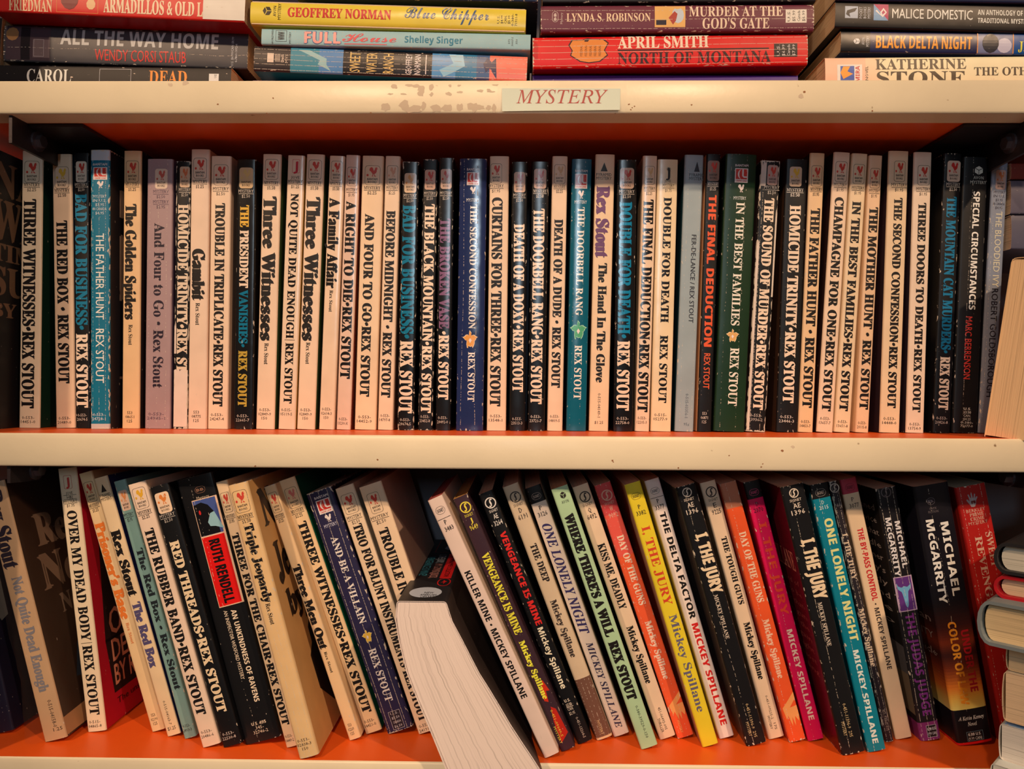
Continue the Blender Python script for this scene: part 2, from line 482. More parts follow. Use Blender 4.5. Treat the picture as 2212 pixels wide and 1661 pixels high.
    # --- publishers' marks
    def bantam(s, c0, c1, u0, u1, rooster=(205, 62, 44), fill=None, line=(60, 44, 36), words=True):
        uc = (u0 + u1) / 2; wf = u1 - u0; hh = c1 - c0
        z1 = s.h * (1 - s.t(c0, uc)); z0 = s.h * (1 - s.t(c1, uc)); r = wf * s.w * 0.2
        o = rrect(u0 * s.w, u1 * s.w, z0, z1, r)
        if fill: s.poly('publisher_emblem', o, fill, 0.00005)
        else:
            v, t = ring(o, shrink(o, 0.00018)); s.put('publisher_emblem', v, t, line, 0.00006)
        s.shape('publisher_emblem', ROOSTER, rooster, c0 + hh * .07, c0 + hh * .58, uc + wf * .04, wf * .62)
        s.shape('publisher_emblem', ell(.5, .5, .5, .5, 10), rooster, c0 + hh * .44, c0 + hh * .56, uc - wf * .32, wf * .15)
        if words:
            s.across('BANTAM', 'r', line, c0 + hh * .70, hh * .10, uc, wf * .66, .02, 'publisher_emblem')
            s.across('BOOKS', 'r', line, c0 + hh * .85, hh * .10, uc, wf * .56, .02, 'publisher_emblem')
    def mystery(s, c, price, rgb=(52, 38, 32), uc=0.5, wf=0.74, f='r', gap=11, name='small_lettering'):
        s.across('MYSTERY', f, rgb, c, 7, uc, wf, name=name)
        s.rule(rgb, c + gap * .52, uc - wf / 2, uc + wf / 2, 0.9, name)
        s.across(price, f, rgb, c + gap, 6.5, uc, wf * .55, name=name)
    def code(s, lines, c, rgb=(60, 44, 36), uc=0.45, wf=0.7, step=9.0):
        for k, l in enumerate(lines):
            s.across(l, 'r', rgb, c + step * k, 6.2, uc, wf * min(1.0, len(l) / 7.0), name='code_lettering')
    def crimeline(s, c0, c1, uc, wf, white=(232, 205, 186)):
        hh = c1 - c0
        s.across('BANTAM', 'r', white, c0 - 6, 5, uc, wf, .02, 'publisher_emblem')
        s.rect('publisher_emblem', white, c0, c1, uc - wf / 2, uc + wf / 2, .00005)
        s.rect('publisher_emblem', (205, 48, 36), c0 + hh * .06, c1 - hh * .24, uc - wf * .43, uc + wf * .43, .00006)
        s.across('CRIME LINE', 'r', (205, 48, 36), c1 - hh * .12, hh * .11, uc, wf * .82, .02, 'publisher_emblem')
        a = [(.34 * math.cos(t) + .50, .5 * math.sin(t) + .5) for t in [math.radians(92 + i * 16) for i in range(12)]]
        b = [(.20 * math.cos(t) + .50, .5 * math.sin(t) + .5) for t in [math.radians(268 - i * 16) for i in range(12)]]
        s.shape('publisher_emblem', a + b, white, c0 + hh * .08, c1 - hh * .26, uc, wf * .84, .00008)
        s.shape('publisher_emblem', [(.55, 1), (.70, 1), (.70, .36), (.76, .28), (1, .28), (1, .13), (.70, .13), (.55, .30)], white, c0 + hh * .08, c1 - hh * .26, uc, wf * .84, .00008)
        s.shape('publisher_emblem', ROOSTER, white, c1 + hh * .10, c1 + hh * .68, uc, wf * .55, .00008)
    def orchid(s, c0, c1, uc, wf, main, rim, heart=(236, 208, 190)):
        s.shape('orchid_print', ORCHID, rim, c0, c1, uc, wf, .00006)
        m = (c1 - c0) * .04
        s.shape('orchid_print', ORCHID, main, c0 + m * 1.4, c1 - m, uc, wf * .88, .00008)
        s.shape('orchid_print', [(.5, 1), (1, .55), (.5, 0), (0, .55)], heart, c0 + (c1 - c0) * .42, c0 + (c1 - c0) * .70, uc, wf * .2, .0001)
    def signet(s, c0, c1, uc, wf, rgb, word=True):
        z1 = s.h * (1 - s.t(c0, uc)); z0 = s.h * (1 - s.t(c1, uc)); R = (z1 - z0) / 2
        o = ell(uc * s.w, (z0 + z1) / 2, R, R, 24); v, t = ring(o, shrink(o, R * .2)); s.put('publisher_emblem', v, t, rgb, .00006)
        s.poly('publisher_emblem', [(uc * s.w + (x - .5) * 1.8 * R, (z0 + z1) / 2 + (y - .5) * 2.0 * R) for x, y in SIGS], rgb, .00006)
        if word: s.across('SIGNET', 'r', rgb, c1 + 5, 5.5, uc, wf, name='publisher_emblem')
    def oval(s, c0, c1, uc, wf, rgb, word='SIGNET'):
        z1 = s.h * (1 - s.t(c0, uc)); z0 = s.h * (1 - s.t(c1, uc))
        o = rrect((uc - wf / 2) * s.w, (uc + wf / 2) * s.w, z0, z1, (z1 - z0) * .48); v, t = ring(o, shrink(o, .00018))
        s.put('publisher_emblem', v, t, rgb, .00006)
        s.across(word, 'r', rgb, (c0 + c1) / 2, (c1 - c0) * .42, uc, wf * .72, .02, name='publisher_emblem')
    def pyramid(s, c0, c1, uc, wf, rgb=(44, 34, 28)):
        s.shape('publisher_emblem', [(0, 0), (1, 0), (.5, 1)], rgb, c0, c1, uc, wf)
        s.across('PYRAMID', 'r', rgb, c1 + 7, 6.5, uc, .8, name='publisher_emblem')
        s.across('MYSTERY', 'r', rgb, c1 + 15, 6.5, uc, .8, name='publisher_emblem')
    def avon(s, c0, c1, uc, wf, rgb, bgc, words=('AVON', 'MYSTERY')):
        s.shape('publisher_emblem', CUBE, rgb, c0, c1, uc, wf)
        s.shape('publisher_emblem', [(.47, 0), (.53, 0), (.53, .5), (.95, .72), (.92, .78), (.5, .57), (.08, .78), (.05, .72), (.47, .5)], bgc, c0, c1, uc, wf, .0001)
        for k, wd in enumerate(words):
            s.across(wd, 'r', rgb, c1 + 6 + k * 10, 6.5, uc, wf * (1.15 if k == 0 else 1.8), name='publisher_emblem')
    def ragged(s, name, rgb, c0, c1, u0, u1, amp=0.0016, n=14):
        """a torn patch where the printed layer is gone"""
        rnd = random.Random(s.sd); uc = (u0 + u1) / 2
        z1 = s.h * (1 - s.t(c0, uc)); z0 = s.h * (1 - s.t(c1, uc)); x0, x1 = u0 * s.w, u1 * s.w
        p = [(x0, z0), (x1, z0)] + [(x1 + (x0 - x1) * k / n, z1 + rnd.uniform(-amp, amp)) for k in range(n + 1)]
        s.poly(name, p, rgb, .00012)
    def done(s, label, cat='book', group=None):
        for name, parts in s.geo.items():
            V, Fc, idx, mats = [], [], [], []
            for v, t, m in parts:
                if m not in mats: mats.append(m)
                o = len(V); V += v; Fc += [tuple(i + o for i in q) for q in t]; idx += [mats.index(m)] * len(t)
            nm = name.split('#')[0]
            me = mesh(nm, V, Fc, idx)
            if s.bulge and nm != 'cover_lettering':
                if nm in ('picture_print', 'publisher_emblem', 'price_lettering', 'spine_tape', 'torn_patch', 'orchid_print', 'title_panel', 'author_lettering', 'small_lettering', 'title_lettering'):
                    bm = bmesh.new(); bm.from_mesh(me)
                    for k in range(1, 6):
                        bmesh.ops.bisect_plane(bm, geom=bm.verts[:] + bm.edges[:] + bm.faces[:], plane_co=(s.r + (s.w - 2 * s.r) * k / 6, 0, 0), plane_no=(1, 0, 0))
                    bm.to_mesh(me); bm.free()
                for vtx in me.vertices: vtx.co.y += s.by(vtx.co.x) if vtx.co.y < 0.0003 else 0.0
            link(nm, me, s.cover, mats)
        tag(s.root, label, cat, group)
        return s.root

def blend(keys, steps=5):
    """smooth colour run down a cover: [(image y, spine rgb, left rgb), ...] -> bands"""
    out = []
    for (y0, a, la), (y1, b, lb) in zip(keys, keys[1:]):
        for k in range(1, steps + 1):
            q = (k - .5) / steps
            out.append((y0 + (y1 - y0) * k / steps, tuple(int(a[i] + (b[i] - a[i]) * q) for i in range(3)), tuple(int(la[i] + (lb[i] - la[i]) * q) for i in range(3))))
    return out
# ================================================================== the bookcase
Z_TOP = CZ + 0.1793          # upper surface of the top shelf
Z_TOPB = CZ + 0.1597
Z_MID = CZ - 0.0303
Z_MIDB = CZ - 0.0500
Z_BOT = CZ - 0.2231
Z_BOTB = CZ - 0.2430
XE = 0.46
M_NOSE = plain('cream_gloss_paint', (242, 208, 164), 0.36, bump=0.12, scale=260, spots=0.735)
M_ORANGE = plain('orange_paint', (234, 86, 22), 0.40, bump=0.2, scale=120)
M_WALL = plain('wall_paint', (118, 104, 98), 0.8, bump=0.2, scale=200)
M_STEEL = plain('black_steel', (58, 46, 44), 0.38, metal=0.55, bump=0.1, scale=400)
M_BOLT = plain('bolt_steel', (150, 130, 124), 0.3, metal=0.9)

v, f = box(-0.9, 0.9, 0.178, 0.20, CZ - 0.75, CZ + 0.75)
o = link('wall_back', mesh('wall_back', v, f), None, [M_WALL]); o['kind'] = 'structure'
tag(o, 'pale painted wall seen dimly behind the books', 'wall')

case = empty('bookcase', Matrix.Translation((0, 0, Z_BOTB)))
tag(case, 'cream and orange painted bookcase with shelves on black steel brackets', 'bookcase')
def part(name, v, f, mats, parent=case, idx=None):
    off = Vector((0, 0, Z_BOTB))
    me = mesh(name, [Vector(p) - off for p in v], f, idx)
    return link(name, me, parent, mats)
shelves = []
for z1, z0 in ((Z_TOP + 0.212, Z_TOPB + 0.212), (Z_TOP, Z_TOPB), (Z_MID, Z_MIDB), (Z_BOT, Z_BOTB)):  # first entry: unseen upper shelf, added to darken the gaps behind the top stacks
    v, f = box(-XE, XE, 0.0175, 0.176, z0 + 0.0004, z1)
    sh = part('shelf_board', v, f, [M_ORANGE])
    # lipping with eased front corners; its top carries the orange paint of the board
    r = 0.0012
    hm = (z1 - z0) / 2; zc = (z0 + z1) / 2
    pr = [(0.0175, z1), (r + .0009, z1), (r * .3 + .0009, z1 - r * .3)] + [(.0009 * (q / 4) ** 2, zc + (hm - r) * q / 4) for q in range(4, -5, -1)] + [(r * .3 + .0009, z0 + r * .3), (r + .0009, z0), (0.0175, z0)]
    n = len(pr)
    V = [(-XE, y, z) for y, z in pr] + [(XE, y, z) for y, z in pr]
    Fc = [(i, (i + 1) % n, n + (i + 1) % n, n + i) for i in range(n)] + [tuple(range(n))[::-1], tuple(range(n, 2 * n))]
    ed = part('front_lipping', V, Fc, [M_NOSE, M_ORANGE], sh, [1] + [0] * (n + 1))
    for q in range(2, n - 2): ed.data.polygons[q].use_smooth = True
    shelves.append((sh, ed))

# black steel angle brackets under the two upper shelves, one at either end of the bay
def bracket(X, side, zb, drop, drop2):
    t = 0.002
    y0, y1 = 0.004, 0.165
    pts = [(y0, zb), (y1, zb), (y1, zb - drop2), (y0, zb - drop)]
    V = [(X, y, z) for y, z in pts] + [(X + side * t, y, z) for y, z in pts]
    Fc = [(0, 1, 2, 3), (7, 6, 5, 4)] + [(i, 4 + i, 4 + (i + 1) % 4, (i + 1) % 4) for i in range(4)]
    xa, xb = sorted((X, X - side * 0.034))
    b, g = box(xa, xb, 0.0185, y1, zb - t, zb - 0.0001)
    o = len(V); V += b; Fc += [tuple(i + o for i in q) for q in g]
    br = part('angle_bracket', V, Fc, [M_STEEL])
    br['label'] = 'black steel angle bracket'
    # washer and bolt head
    V, Fc = [], []
    for rad, x0, x1, ns in ((0.0062, 0.0, 0.0012, 18), (0.0040, 0.0012, 0.0042, 6)):
        o = len(V)
        for xx in (x0, x1):
            V += [(X - side * xx, 0.027 + rad * math.cos(2 * math.pi * k / ns), zb - drop * .5 + rad * math.sin(2 * math.pi * k / ns)) for k in range(ns)]
        Fc += [tuple(range(o, o + ns)), tuple(range(o + ns, o + 2 * ns))] + [(o + k, o + (k + 1) % ns, o + ns + (k + 1) % ns, o + ns + k) for k in range(ns)]
    part('bolt', V, Fc, [M_BOLT], br)
bracket(-0.3065, -1, Z_TOPB, 0.0165, 0.020)
bracket(0.3005, 1, Z_TOPB, 0.0185, 0.024)
bracket(-0.3065, -1, Z_MIDB, 0.0105, 0.022)
bracket(0.3005, 1, Z_MIDB, 0.0105, 0.016)
# unseen steel posts, added to cast shade on the row ends
for xa, xb in ((-0.375, -0.336), (0.375, 0.415)):
    v, f = box(xa, xb, -0.030, -0.027, CZ - 0.6, CZ + 0.6)
    v2, f2 = box(xa if xa < 0 else xb - 0.003, xa + 0.003 if xa < 0 else xb, -0.027, -0.0005, CZ - 0.6, CZ + 0.6)
    o = len(v); part('shade_post', v + v2, f + [tuple(i + o for i in q) for q in f2], [M_STEEL])

# stains of an old label and paint chips on the top lipping
M_STAIN = plain('old_glue', (208, 174, 138), 0.75)
M_SPECK = plain('rust_speck', (150, 92, 52), 0.8)
def front(px, py): p = at(px, py, 0.0); return p.x, p.z
def blob(parent, name, cx, cy, rx, ry, m, n=12, jag=0.35, sd=0):
    rnd = random.Random(cx * 7 + cy + sd)
    pts = []
    for k in range(n):
        a = 2 * math.pi * k / n; q = 1 + rnd.uniform(-jag, jag)
        pts.append(front(cx + rx * q * math.cos(a), cy + ry * q * math.sin(a)))
    off = Z_BOTB
    zt, zb_ = (Z_TOP, Z_TOPB) if cy < 500 else (Z_MID, Z_MIDB)
    zc_, hm_ = (zt + zb_) / 2, (zt - zb_) / 2 - .0012
    me = mesh(name, [(x, .0009 * ((z - zc_) / hm_) ** 2 - 0.00006, z - off) for x, z in pts], tess(pts))
    return link(name, me, parent, [m])
top_edge = shelves[1][1]; mid_edge = shelves[2][1]
for cx, cy, rx, ry in ((852, 186, 7, 5), (884, 184, 8, 3), (900, 185, 9, 4), (911, 190, 8, 8), (910, 202, 7, 6), (932, 188, 6, 8), (932, 204, 5, 4),
                       (843, 203, 6, 2), (872, 203, 7, 2), (972, 184, 4, 3), (969, 203, 6, 4), (992, 184, 4, 2), (993, 199, 6, 2), (1038, 196, 7, 3), (1056, 195, 5, 4), (1060, 198, 8, 2), (1070, 183, 7, 2),
                       (832, 231, 9, 8), (874, 228, 12, 10), (893, 235, 18, 7), (915, 229, 5, 8), (943, 234, 15, 7), (967, 232, 12, 7), (993, 231, 7, 7), (1023, 230, 12, 9), (1037, 231, 9, 5), (1055, 232, 5, 5), (1067, 233, 6, 8)):
    blob(top_edge, 'glue_stain', cx, cy, rx, ry, M_STAIN)
for cx, cy, r in ((1731, 207, 6), (1738, 198, 3), (1359, 225, 2), (1366, 232, 1.5), (1371, 229, 1.5), (1363, 236, 1.5), (1494, 226, 2), (590, 212, 2), (575, 243, 1.5), (800, 242, 1.5), (366, 182, 5), (400, 178, 7), (470, 225, 2), (1886, 238, 2)):
    blob(top_edge, 'paint_chip', cx, cy, r, r * .8, M_SPECK if r < 4.5 else M_STAIN, 8)
for cx, cy, r in ((815, 993, 2), (1323, 995, 2.5), (1325, 998, 1.5), (1466, 1011, 2), (1645, 1009, 2), (1648, 1002, 1.5), (1713, 965, 4), (1690, 974, 3), (550, 1007, 2), (1575, 984, 1.5)):
    blob(mid_edge, 'paint_chip', cx, cy, r, r * .8, M_SPECK if r < 3.5 else M_STAIN, 8)

# the paper shelf label under clear tape
lab = empty('shelf_label', Matrix.Translation((*[front(1210, 215)[0], -0.0003], front(1210, 215)[1])))
tag(lab, 'pale green paper strip reading MYSTERY taped to the top shelf edge', 'label')
def lpts(pxs): return [(front(*p)[0] - lab.location.x, front(*p)[1] - lab.location.z) for p in pxs]
M_LABEL = plain('pale_green_paper', (218, 212, 180), 0.6)
M_RED = card((176, 52, 38), 10, 10, name='red_ink')
pp = lpts([(1084, 191), (1340, 192), (1339, 238), (1140, 240), (1085, 241)])
v, f = prism(pp, -0.0002, 0.0001)
paper = link('paper_strip', mesh('paper_strip', v, f), lab, [M_LABEL])
vt, tt, a = text_geo('MYSTERY', 'i', 0.0, 6)
(ax, az), (bx, bz) = lpts([(1115, 224)])[0], lpts([(1313, 195)])[0]
link('title_lettering', mesh('title_lettering', [(ax + (bx - ax) * x, -0.0003, az + (bz - az) * y) for x, y in vt[0]], tt), paper, [M_RED])
m_tape, nt, b = new_mat('clear_tape')
b.inputs['Base Color'].default_value = (0.9, 0.88, 0.82, 1); b.inputs['Roughness'].default_value = 0.12; b.inputs['Alpha'].default_value = 0.035
tn = nt.nodes.new('ShaderNodeTexNoise'); tn.inputs['Scale'].default_value = 260; tb = nt.nodes.new('ShaderNodeBump'); tb.inputs['Strength'].default_value = 0.3; tb.inputs['Distance'].default_value = 0.0006
tcn = nt.nodes.new('ShaderNodeTexCoord'); nt.links.new(tcn.outputs['Object'], tn.inputs['Vector']); nt.links.new(tn.outputs[0], tb.inputs['Height']); nt.links.new(tb.outputs[0], b.inputs['Normal'])
v, f = prism(lpts([(1076, 179), (1354, 176), (1350, 245), (1074, 246)]), -0.00055, -0.0005)
link('clear_tape', mesh('clear_tape', v, f), lab, [m_tape])
# ================================================================== top shelf: paperbacks lying in four stacks
WHITE = (232, 212, 188)
def lie(tl, tr, br, bl, Y, **k): return Book((tl, tr, br, bl), Y=Y, lying=True, **k)
# --- first stack
b = lie((-420, 20), (3, 40), (3, 150), (-420, 140), .034, spine=(26, 22, 24), edge=.2)  # dark filler book added where the gap beside the stack is only deep shade
b.done('added black filler book for the deep shade at the left edge of the top shelf')
b = lie((-14, -42), (532, -18), (528, 48), (-16, 24), .020, spine=(214, 42, 34), left=(150, 18, 18), right=(214, 42, 34), edge=.3)
b.down('FRIEDMAN', 'B', (236, 190, 140), 20, 114, .05, .42, .01, 'author_lettering')
b.frame('picture_print', (230, 150, 70), 124, 214, -.0 + .06, .95)
b.shape('picture_print', ell(.5, .5, .5, .5, 12), (120, 24, 30), 132, 172, .55, .8)
b.shape('picture_print', ell(.5, .5, .5, .5, 9), (232, 176, 120), 188, 208, .35, .35)
b.down('ARMADILLOS & OLD LACE', 'B', (240, 200, 156), 225, 478, .12, .56, .02)
b.rect('spine_tape', (228, 206, 180), 440, 530, .04, .97, .00014)
b.rule((110, 70, 60), 470, .45, .95, 1.0, 'spine_tape'); b.rule((110, 70, 60), 486, .30, .33, 26, 'spine_tape')
b.done('red paperback with white taped end, topmost in the leftmost flat stack')
b = lie((10, 51), (538, 73), (534, 147), (8, 134), .036, spine=(68, 62, 62), left=(40, 30, 30), edge=.55, crease=.5, n=1.0)
b.rect('picture_print', (78, 58, 60), 14, 110, .04, .96)
b.rect('picture_print', (120, 96, 90), 72, 108, .12, .62, .00006)
b.shape('picture_print', ell(.5, .5, .5, .5, 10), (176, 120, 70), 14, 42, .75, .38, .00007)
b.rect('picture_print', (36, 28, 30), 46, 66, .05, .95, .00007)
b.frame('picture_print', (190, 170, 160), 74, 96, .15, .62)
b.down('ALL THE WAY HOME', 'S', (186, 176, 162), 132, 473, .50, .92, .01)
b.down('WENDY CORSI STAUB', 'r', (206, 34, 30), 206, 403, .10, .40, .012, 'author_lettering')
b.across('U.S. $6.99/CAN $8.99', 'r', (206, 196, 186), 503, 5, .47, .8, name='price_lettering'); b.across('0-7860-1092-4', 'r', (206, 196, 186), 511, 5, .42, .5, name='price_lettering')
b.done('charcoal grey paperback reading ALL THE WAY HOME in pale capitals')
b = lie((-8, 138), (500, 147), (499, 210), (-8, 206), .030, spine=(20, 17, 19), edge=.3, rough=.5)
b.down('CAROL', 'B', (226, 216, 206), 59, 155, .42, .86, 0, 'author_lettering')
b.frame('picture_print', (206, 196, 186), 216, 284, .1, .9)
b.down('DEAD', 'B', (232, 138, 50), 323, 405, .42, .86)
b.rect('price_lettering', (222, 212, 204), 452, 473, .3, .78); b.across('US', 'r', (60, 50, 46), 466, 5, .7, .12, name='price_lettering')
b.done('black paperback half hidden by the shelf edge, white and orange lettering')
# --- second stack
b = lie((640, -60), (1163, -52), (1162, 5), (640, -6), .022, spine=(34, 44, 66), edge=.5)
b.done('dark blue paperback at the very top of the second flat stack')
b = lie((541, 0), (1137, 16), (1135, 70), (541, 51), .022, spine=(228, 192, 62), left=(212, 170, 60), edge=.12, rough=.26, r=.003)
b.avon(568, 588, .55, .38, (54, 44, 30), (228, 192, 62))
b.down('GEOFFREY NORMAN', 'B', (206, 44, 44), 622, 846, .34, .72, .02, 'author_lettering')
b.down('Blue Chipper', 'C', (46, 76, 110), 875, 1057, .42, .90, .008, res=3)
for k, l in enumerate(('U.S.', '$4.99', 'CAN.', '$5.99', '0-380-', '71911-8')):
    b.across(l, 'r', (60, 50, 34), 1077 + k * 7.6, 5.2, .48, .34 if k < 4 else .5, name='price_lettering')
b.done('yellow paperback reading Blue Chipper in blue script')
b = lie((566, 63), (1147, 71), (1145, 111), (564, 94), .0235, spine=(150, 178, 172), edge=.3, crease=.3, n=4)
b.frame('publisher_emblem', (50, 44, 40), 596, 620, .2, .9, .0002); b.across('WWW', 'S', (50, 44, 40), 608, 14, .55, .5, name='publisher_emblem')
b.across('WORLDWIDE', 'r', (50, 44, 40), 589, 4, .5, .9, name='publisher_emblem'); b.across('MYSTERY', 'r', (50, 44, 40), 627, 4, .45, .7, name='publisher_emblem')
b.down('FULL', 'S', (70, 110, 150), 657, 738, .12, .86, .06, 'title_shadow', .00008)
b.down('FULL', 'S', (236, 158, 140), 658, 737, .14, .84, .02, lift=.00024)
b.down('House', 'C', (222, 84, 84), 740, 857, .28, .80, .004, res=3)
b.rule((222, 84, 84), 790, .12, .17, 92, 'title_lettering')
b.down('Shelley Singer', 'S', (26, 116, 134), 875, 1000, .30, .70, .004, 'author_lettering')
b.across('372', 'r', (80, 80, 76), 1100, 4, .5, .3, name='code_lettering'); b.across('30037-5', 'r', (80, 80, 76), 1107, 4, .5, .55, name='code_lettering'); b.across('350', 'r', (80, 80, 76), 1116, 4, .5, .3, name='code_lettering')
b.done('thin pale blue-grey paperback reading FULL House between yellow and teal books')
BL_ = (58, 118, 140)
b = lie((551, 97), (1139, 123), (1138, 175), (547, 154), .0255, spine=(58, 118, 140), left=(18, 92, 100), edge=.5, crease=.75, n=5, rough=.3,
        bands=[(628, (44, 34, 34)), (690, (62, 128, 140)), (742, (84, 128, 168)), (934, (30, 24, 24)), (985, (84, 138, 176)), (1030, (48, 112, 142)), (1058, (70, 90, 120)), (1.0, (226, 112, 86))])
b.rect('publisher_emblem', (222, 190, 160), 578, 592, .35, .72)
for k in range(4): b.rule((222, 190, 160), 596 + k * 3, .38, .70, 1.2, 'publisher_emblem')
b.across('Dell', 'S', (222, 190, 160), 611, 6, .52, .30, name='publisher_emblem'); b.across('MYS', 'r', (222, 190, 160), 620, 6, .52, .34, name='publisher_emblem')
for k, l in enumerate(('SWEET', 'WATER', 'RANCH')):
    b.across(l, 'r', (214, 172, 96), 768 + k * 36, 22, .5, .80, .015, name='title_lettering')
b.across('GEOFFREY', 'r', (226, 206, 190), 884, 13, .5, .84, .01, name='author_lettering'); b.across('NORMAN', 'r', (226, 206, 190), 903, 13, .5, .80, .01, name='author_lettering')
b.rule((226, 206, 190), 921, .12, .9, 2, 'author_lettering')
b.shape('picture_print', [(0, .2), (.3, .5), (.5, .45), (1, .95), (1, .7), (.6, .3), (.3, .3)], (150, 178, 170), 640, 735, .5, .8, .00006)
b.shape('picture_print#2', [(0, .8), (.3, .9), (.6, .6), (1, .7), (1, .4), (.5, .35), (.2, .6)], (136, 178, 190), 940, 1040, .5, .9, .00006)
b.shape('picture_print#3', [(0, 0), (1, .1), (.8, .4), (1, .7), (.7, 1), (.3, .8), (.5, .5)], (60, 50, 76), 1044, 1074, .45, .85, .00006)
b.done('creased blue and teal paperback with black panel reading SWEET WATER RANCH')
b = lie((546, 170), (1139, 181), (1139, 207), (546, 206), .028, spine=(222, 176, 168), edge=.3)
b.done('pink paperback nearly hidden at the bottom of the second stack')
# --- third stack
b = lie((1172, -50), (1762, -54), (1762, 4), (1172, 6), .030, spine=(34, 28, 28), edge=.5)
b.done('black paperback at the very top of the third flat stack')
b = lie((1168, 11), (1758, 8.5), (1758, 67), (1168, 70), .027, spine=(108, 44, 56), left=(80, 40, 40), edge=.75, crease=.65, n=3, r=.0016)
b.oval(1193, 1206, .56, .4, (230, 200, 176), 'BB'); b.across('Mystery', 'r', (216, 180, 160), 1213, 5, .5, .42, name='publisher_emblem')
b.down('LYNDA S. ROBINSON', 'B', (238, 196, 152), 1224, 1406, .38, .68, 0, 'author_lettering')
b.rect('picture_print', (232, 170, 92), 1415, 1481, .16, .94)
b.shape('picture_print', ell(.5, .5, .5, .5, 12), (196, 196, 206), 1452, 1478, .6, .6, .00007)
b.shape('picture_print', [(0, .3), (.5, .6), (1, .2), (.8, 0), (.3, .1)], (176, 66, 50), 1432, 1464, .5, .5, .00008)
b.rect('picture_print', (40, 34, 44), 1418, 1440, .24, .42, .00008)
b.down('MURDER AT THE', 'B', (238, 200, 162), 1489, 1691, .55, .92)
b.down("GOD'S GATE", 'B', (238, 200, 162), 1518, 1662, .10, .48)
b.rect('price_lettering', (228, 206, 180), 1697, 1742, .30, .80)
for k, l in enumerate(('U.S.', '$5.99', 'Canada', '$6.99')): b.across(l, 'r', (50, 40, 36), 1704 + k * 10.5, 6, .55, .40, name='price_lettering')
b.done('worn maroon paperback with cream serif capitals above a red one')
b = lie((1150.5, 80), (1744, 70), (1745, 140), (1150.5, 147), .030, spine=(214, 26, 24), left=(122, 12, 14), right=(200, 24, 24), edge=.95, crease=.95, n=5, r=.0018)
b.shape('picture_print', [(0, .50), (.05, .22), (.30, .02), (.50, .10), (.80, 0), (.96, .12), (.97, .42), (1, .52), (.95, .66), (.94, .92), (.72, 1), (.50, .92), (.30, .96), (.06, .72)], (60, 26, 24), 1228, 1316, .53, .80, .00005)
b.shape('picture_print', [(0, .50), (.05, .22), (.30, .02), (.50, .10), (.80, 0), (.96, .12), (.97, .42), (1, .52), (.95, .66), (.94, .92), (.72, 1), (.50, .92), (.30, .96), (.06, .72)], (224, 128, 50), 1231, 1313, .53, .74, .00006)
for k in range(5): b.across('FEDERAL', 'r', (120, 70, 30), 1256 + k * 10, 5, .52, .34, name='picture_print')
b.down('APRIL SMITH', 'B', (244, 206, 172), 1335, 1531, .58, .96, .01, 'author_lettering')
b.rule((40, 20, 20), 1498, .50, .54, 326, 'author_lettering')
b.down('NORTH OF MONTANA', 'B', (56, 22, 22), 1335, 1665, .10, .44)
b.rect('price_lettering', (30, 24, 24), 1672, 1722, .24, .66)
for k, l in enumerate(('U.S.', '$6.99', 'Canada', '$7.99')): b.across(l, 'r', (228, 206, 190), 1681 + k * 11, 6, .45, .36, name='price_lettering')
b.done('heavily creased bright red paperback with orange badge in the third stack')
b = lie((1150, 161), (1724, 162), (1723, 208), (1150, 208), .038, spine=(66, 32, 110), edge=.2)
b.done('violet paperback showing only a sliver above the top shelf edge')
# --- fourth stack
b = lie((1806, -60), (2420, -50), (2420, 10), (1806, 0), .022, spine=(28, 34, 62), edge=.3)
b.done('navy paperback at the very top of the rightmost flat stack')
b = lie((1804.5, 3), (2400, 16), (2400, 75), (1803, 59), .024, spine=(18, 16, 18), edge=.2, rough=.4)
b.rect('publisher_emblem', (176, 176, 178), 1825, 1853, .36, .82)
b.shape('publisher_emblem', [(0, .6), (.4, .7), (.6, .2), (1, 0), (.9, .4), (.7, .9), (.3, 1)], (40, 36, 36), 1827, 1851, .58, .36, .00009)
for k, l in enumerate(('POCKET', 'BOOKS', 'MYSTERY')): b.across(l, 'r', (206, 196, 190), 1859 + k * 9, 6, .58, .44, name='publisher_emblem')
b.rect('picture_print', (178, 36, 84), 1887, 1919, .30, .92); b.poly('picture_print', [(.30 * b.w, b.h * (1 - b.t(1887, .5))), (.30 * b.w, b.h * (1 - b.t(1919, .5))), (.92 * b.w, b.h * (1 - b.t(1887, .5)))], (116, 150, 176), .00006)
b.across('6', 'r', (232, 210, 196), 1903, 24, .6, .36, name='picture_print')
b.down('MALICE DOMESTIC', 'r', (228, 214, 202), 1927, 2101, .40, .76, .008)
b.down('AN ANTHOLOGY OF ORIGINAL', 'S', (228, 214, 202), 2112, 2262, .60, .80, 0, 'subtitle_lettering')
b.down('TRADITIONAL MYSTERY STORIES', 'S', (228, 214, 202), 2112, 2272, .30, .48, 0, 'subtitle_lettering')
b.done('glossy black paperback reading MALICE DOMESTIC')
b = lie((1812, 62), (2405, 78), (2405, 117), (1820, 116), .026, spine=(30, 34, 60), edge=.25, rough=.3, bands=[(1880, (24, 24, 26)), (2111, (32, 36, 70)), (2190, (116, 118, 142)), (1.0, (24, 76, 132))])
b.avon(1843, 1858, .5, .28, (216, 206, 200), (24, 24, 26))
b.down('BLACK DELTA NIGHT', 'S', (240, 152, 40), 1892, 2100, .20, .78, .012)
b.shape('picture_print', ell(.5, .5, .5, .5, 14), (40, 40, 48), 2122, 2158, .5, .9); b.shape('picture_print', ell(.5, .5, .5, .5, 14), (196, 184, 190), 2154, 2186, .4, .7, .00006)
b.rule((226, 140, 60), 2112, .03, .97, 2, 'picture_print'); b.rule((226, 140, 60), 2189, .03, .97, 2, 'picture_print')
b.down('JESSICA', 'B', (226, 206, 60), 2200, 2290, .15, .6, 0, 'author_lettering')
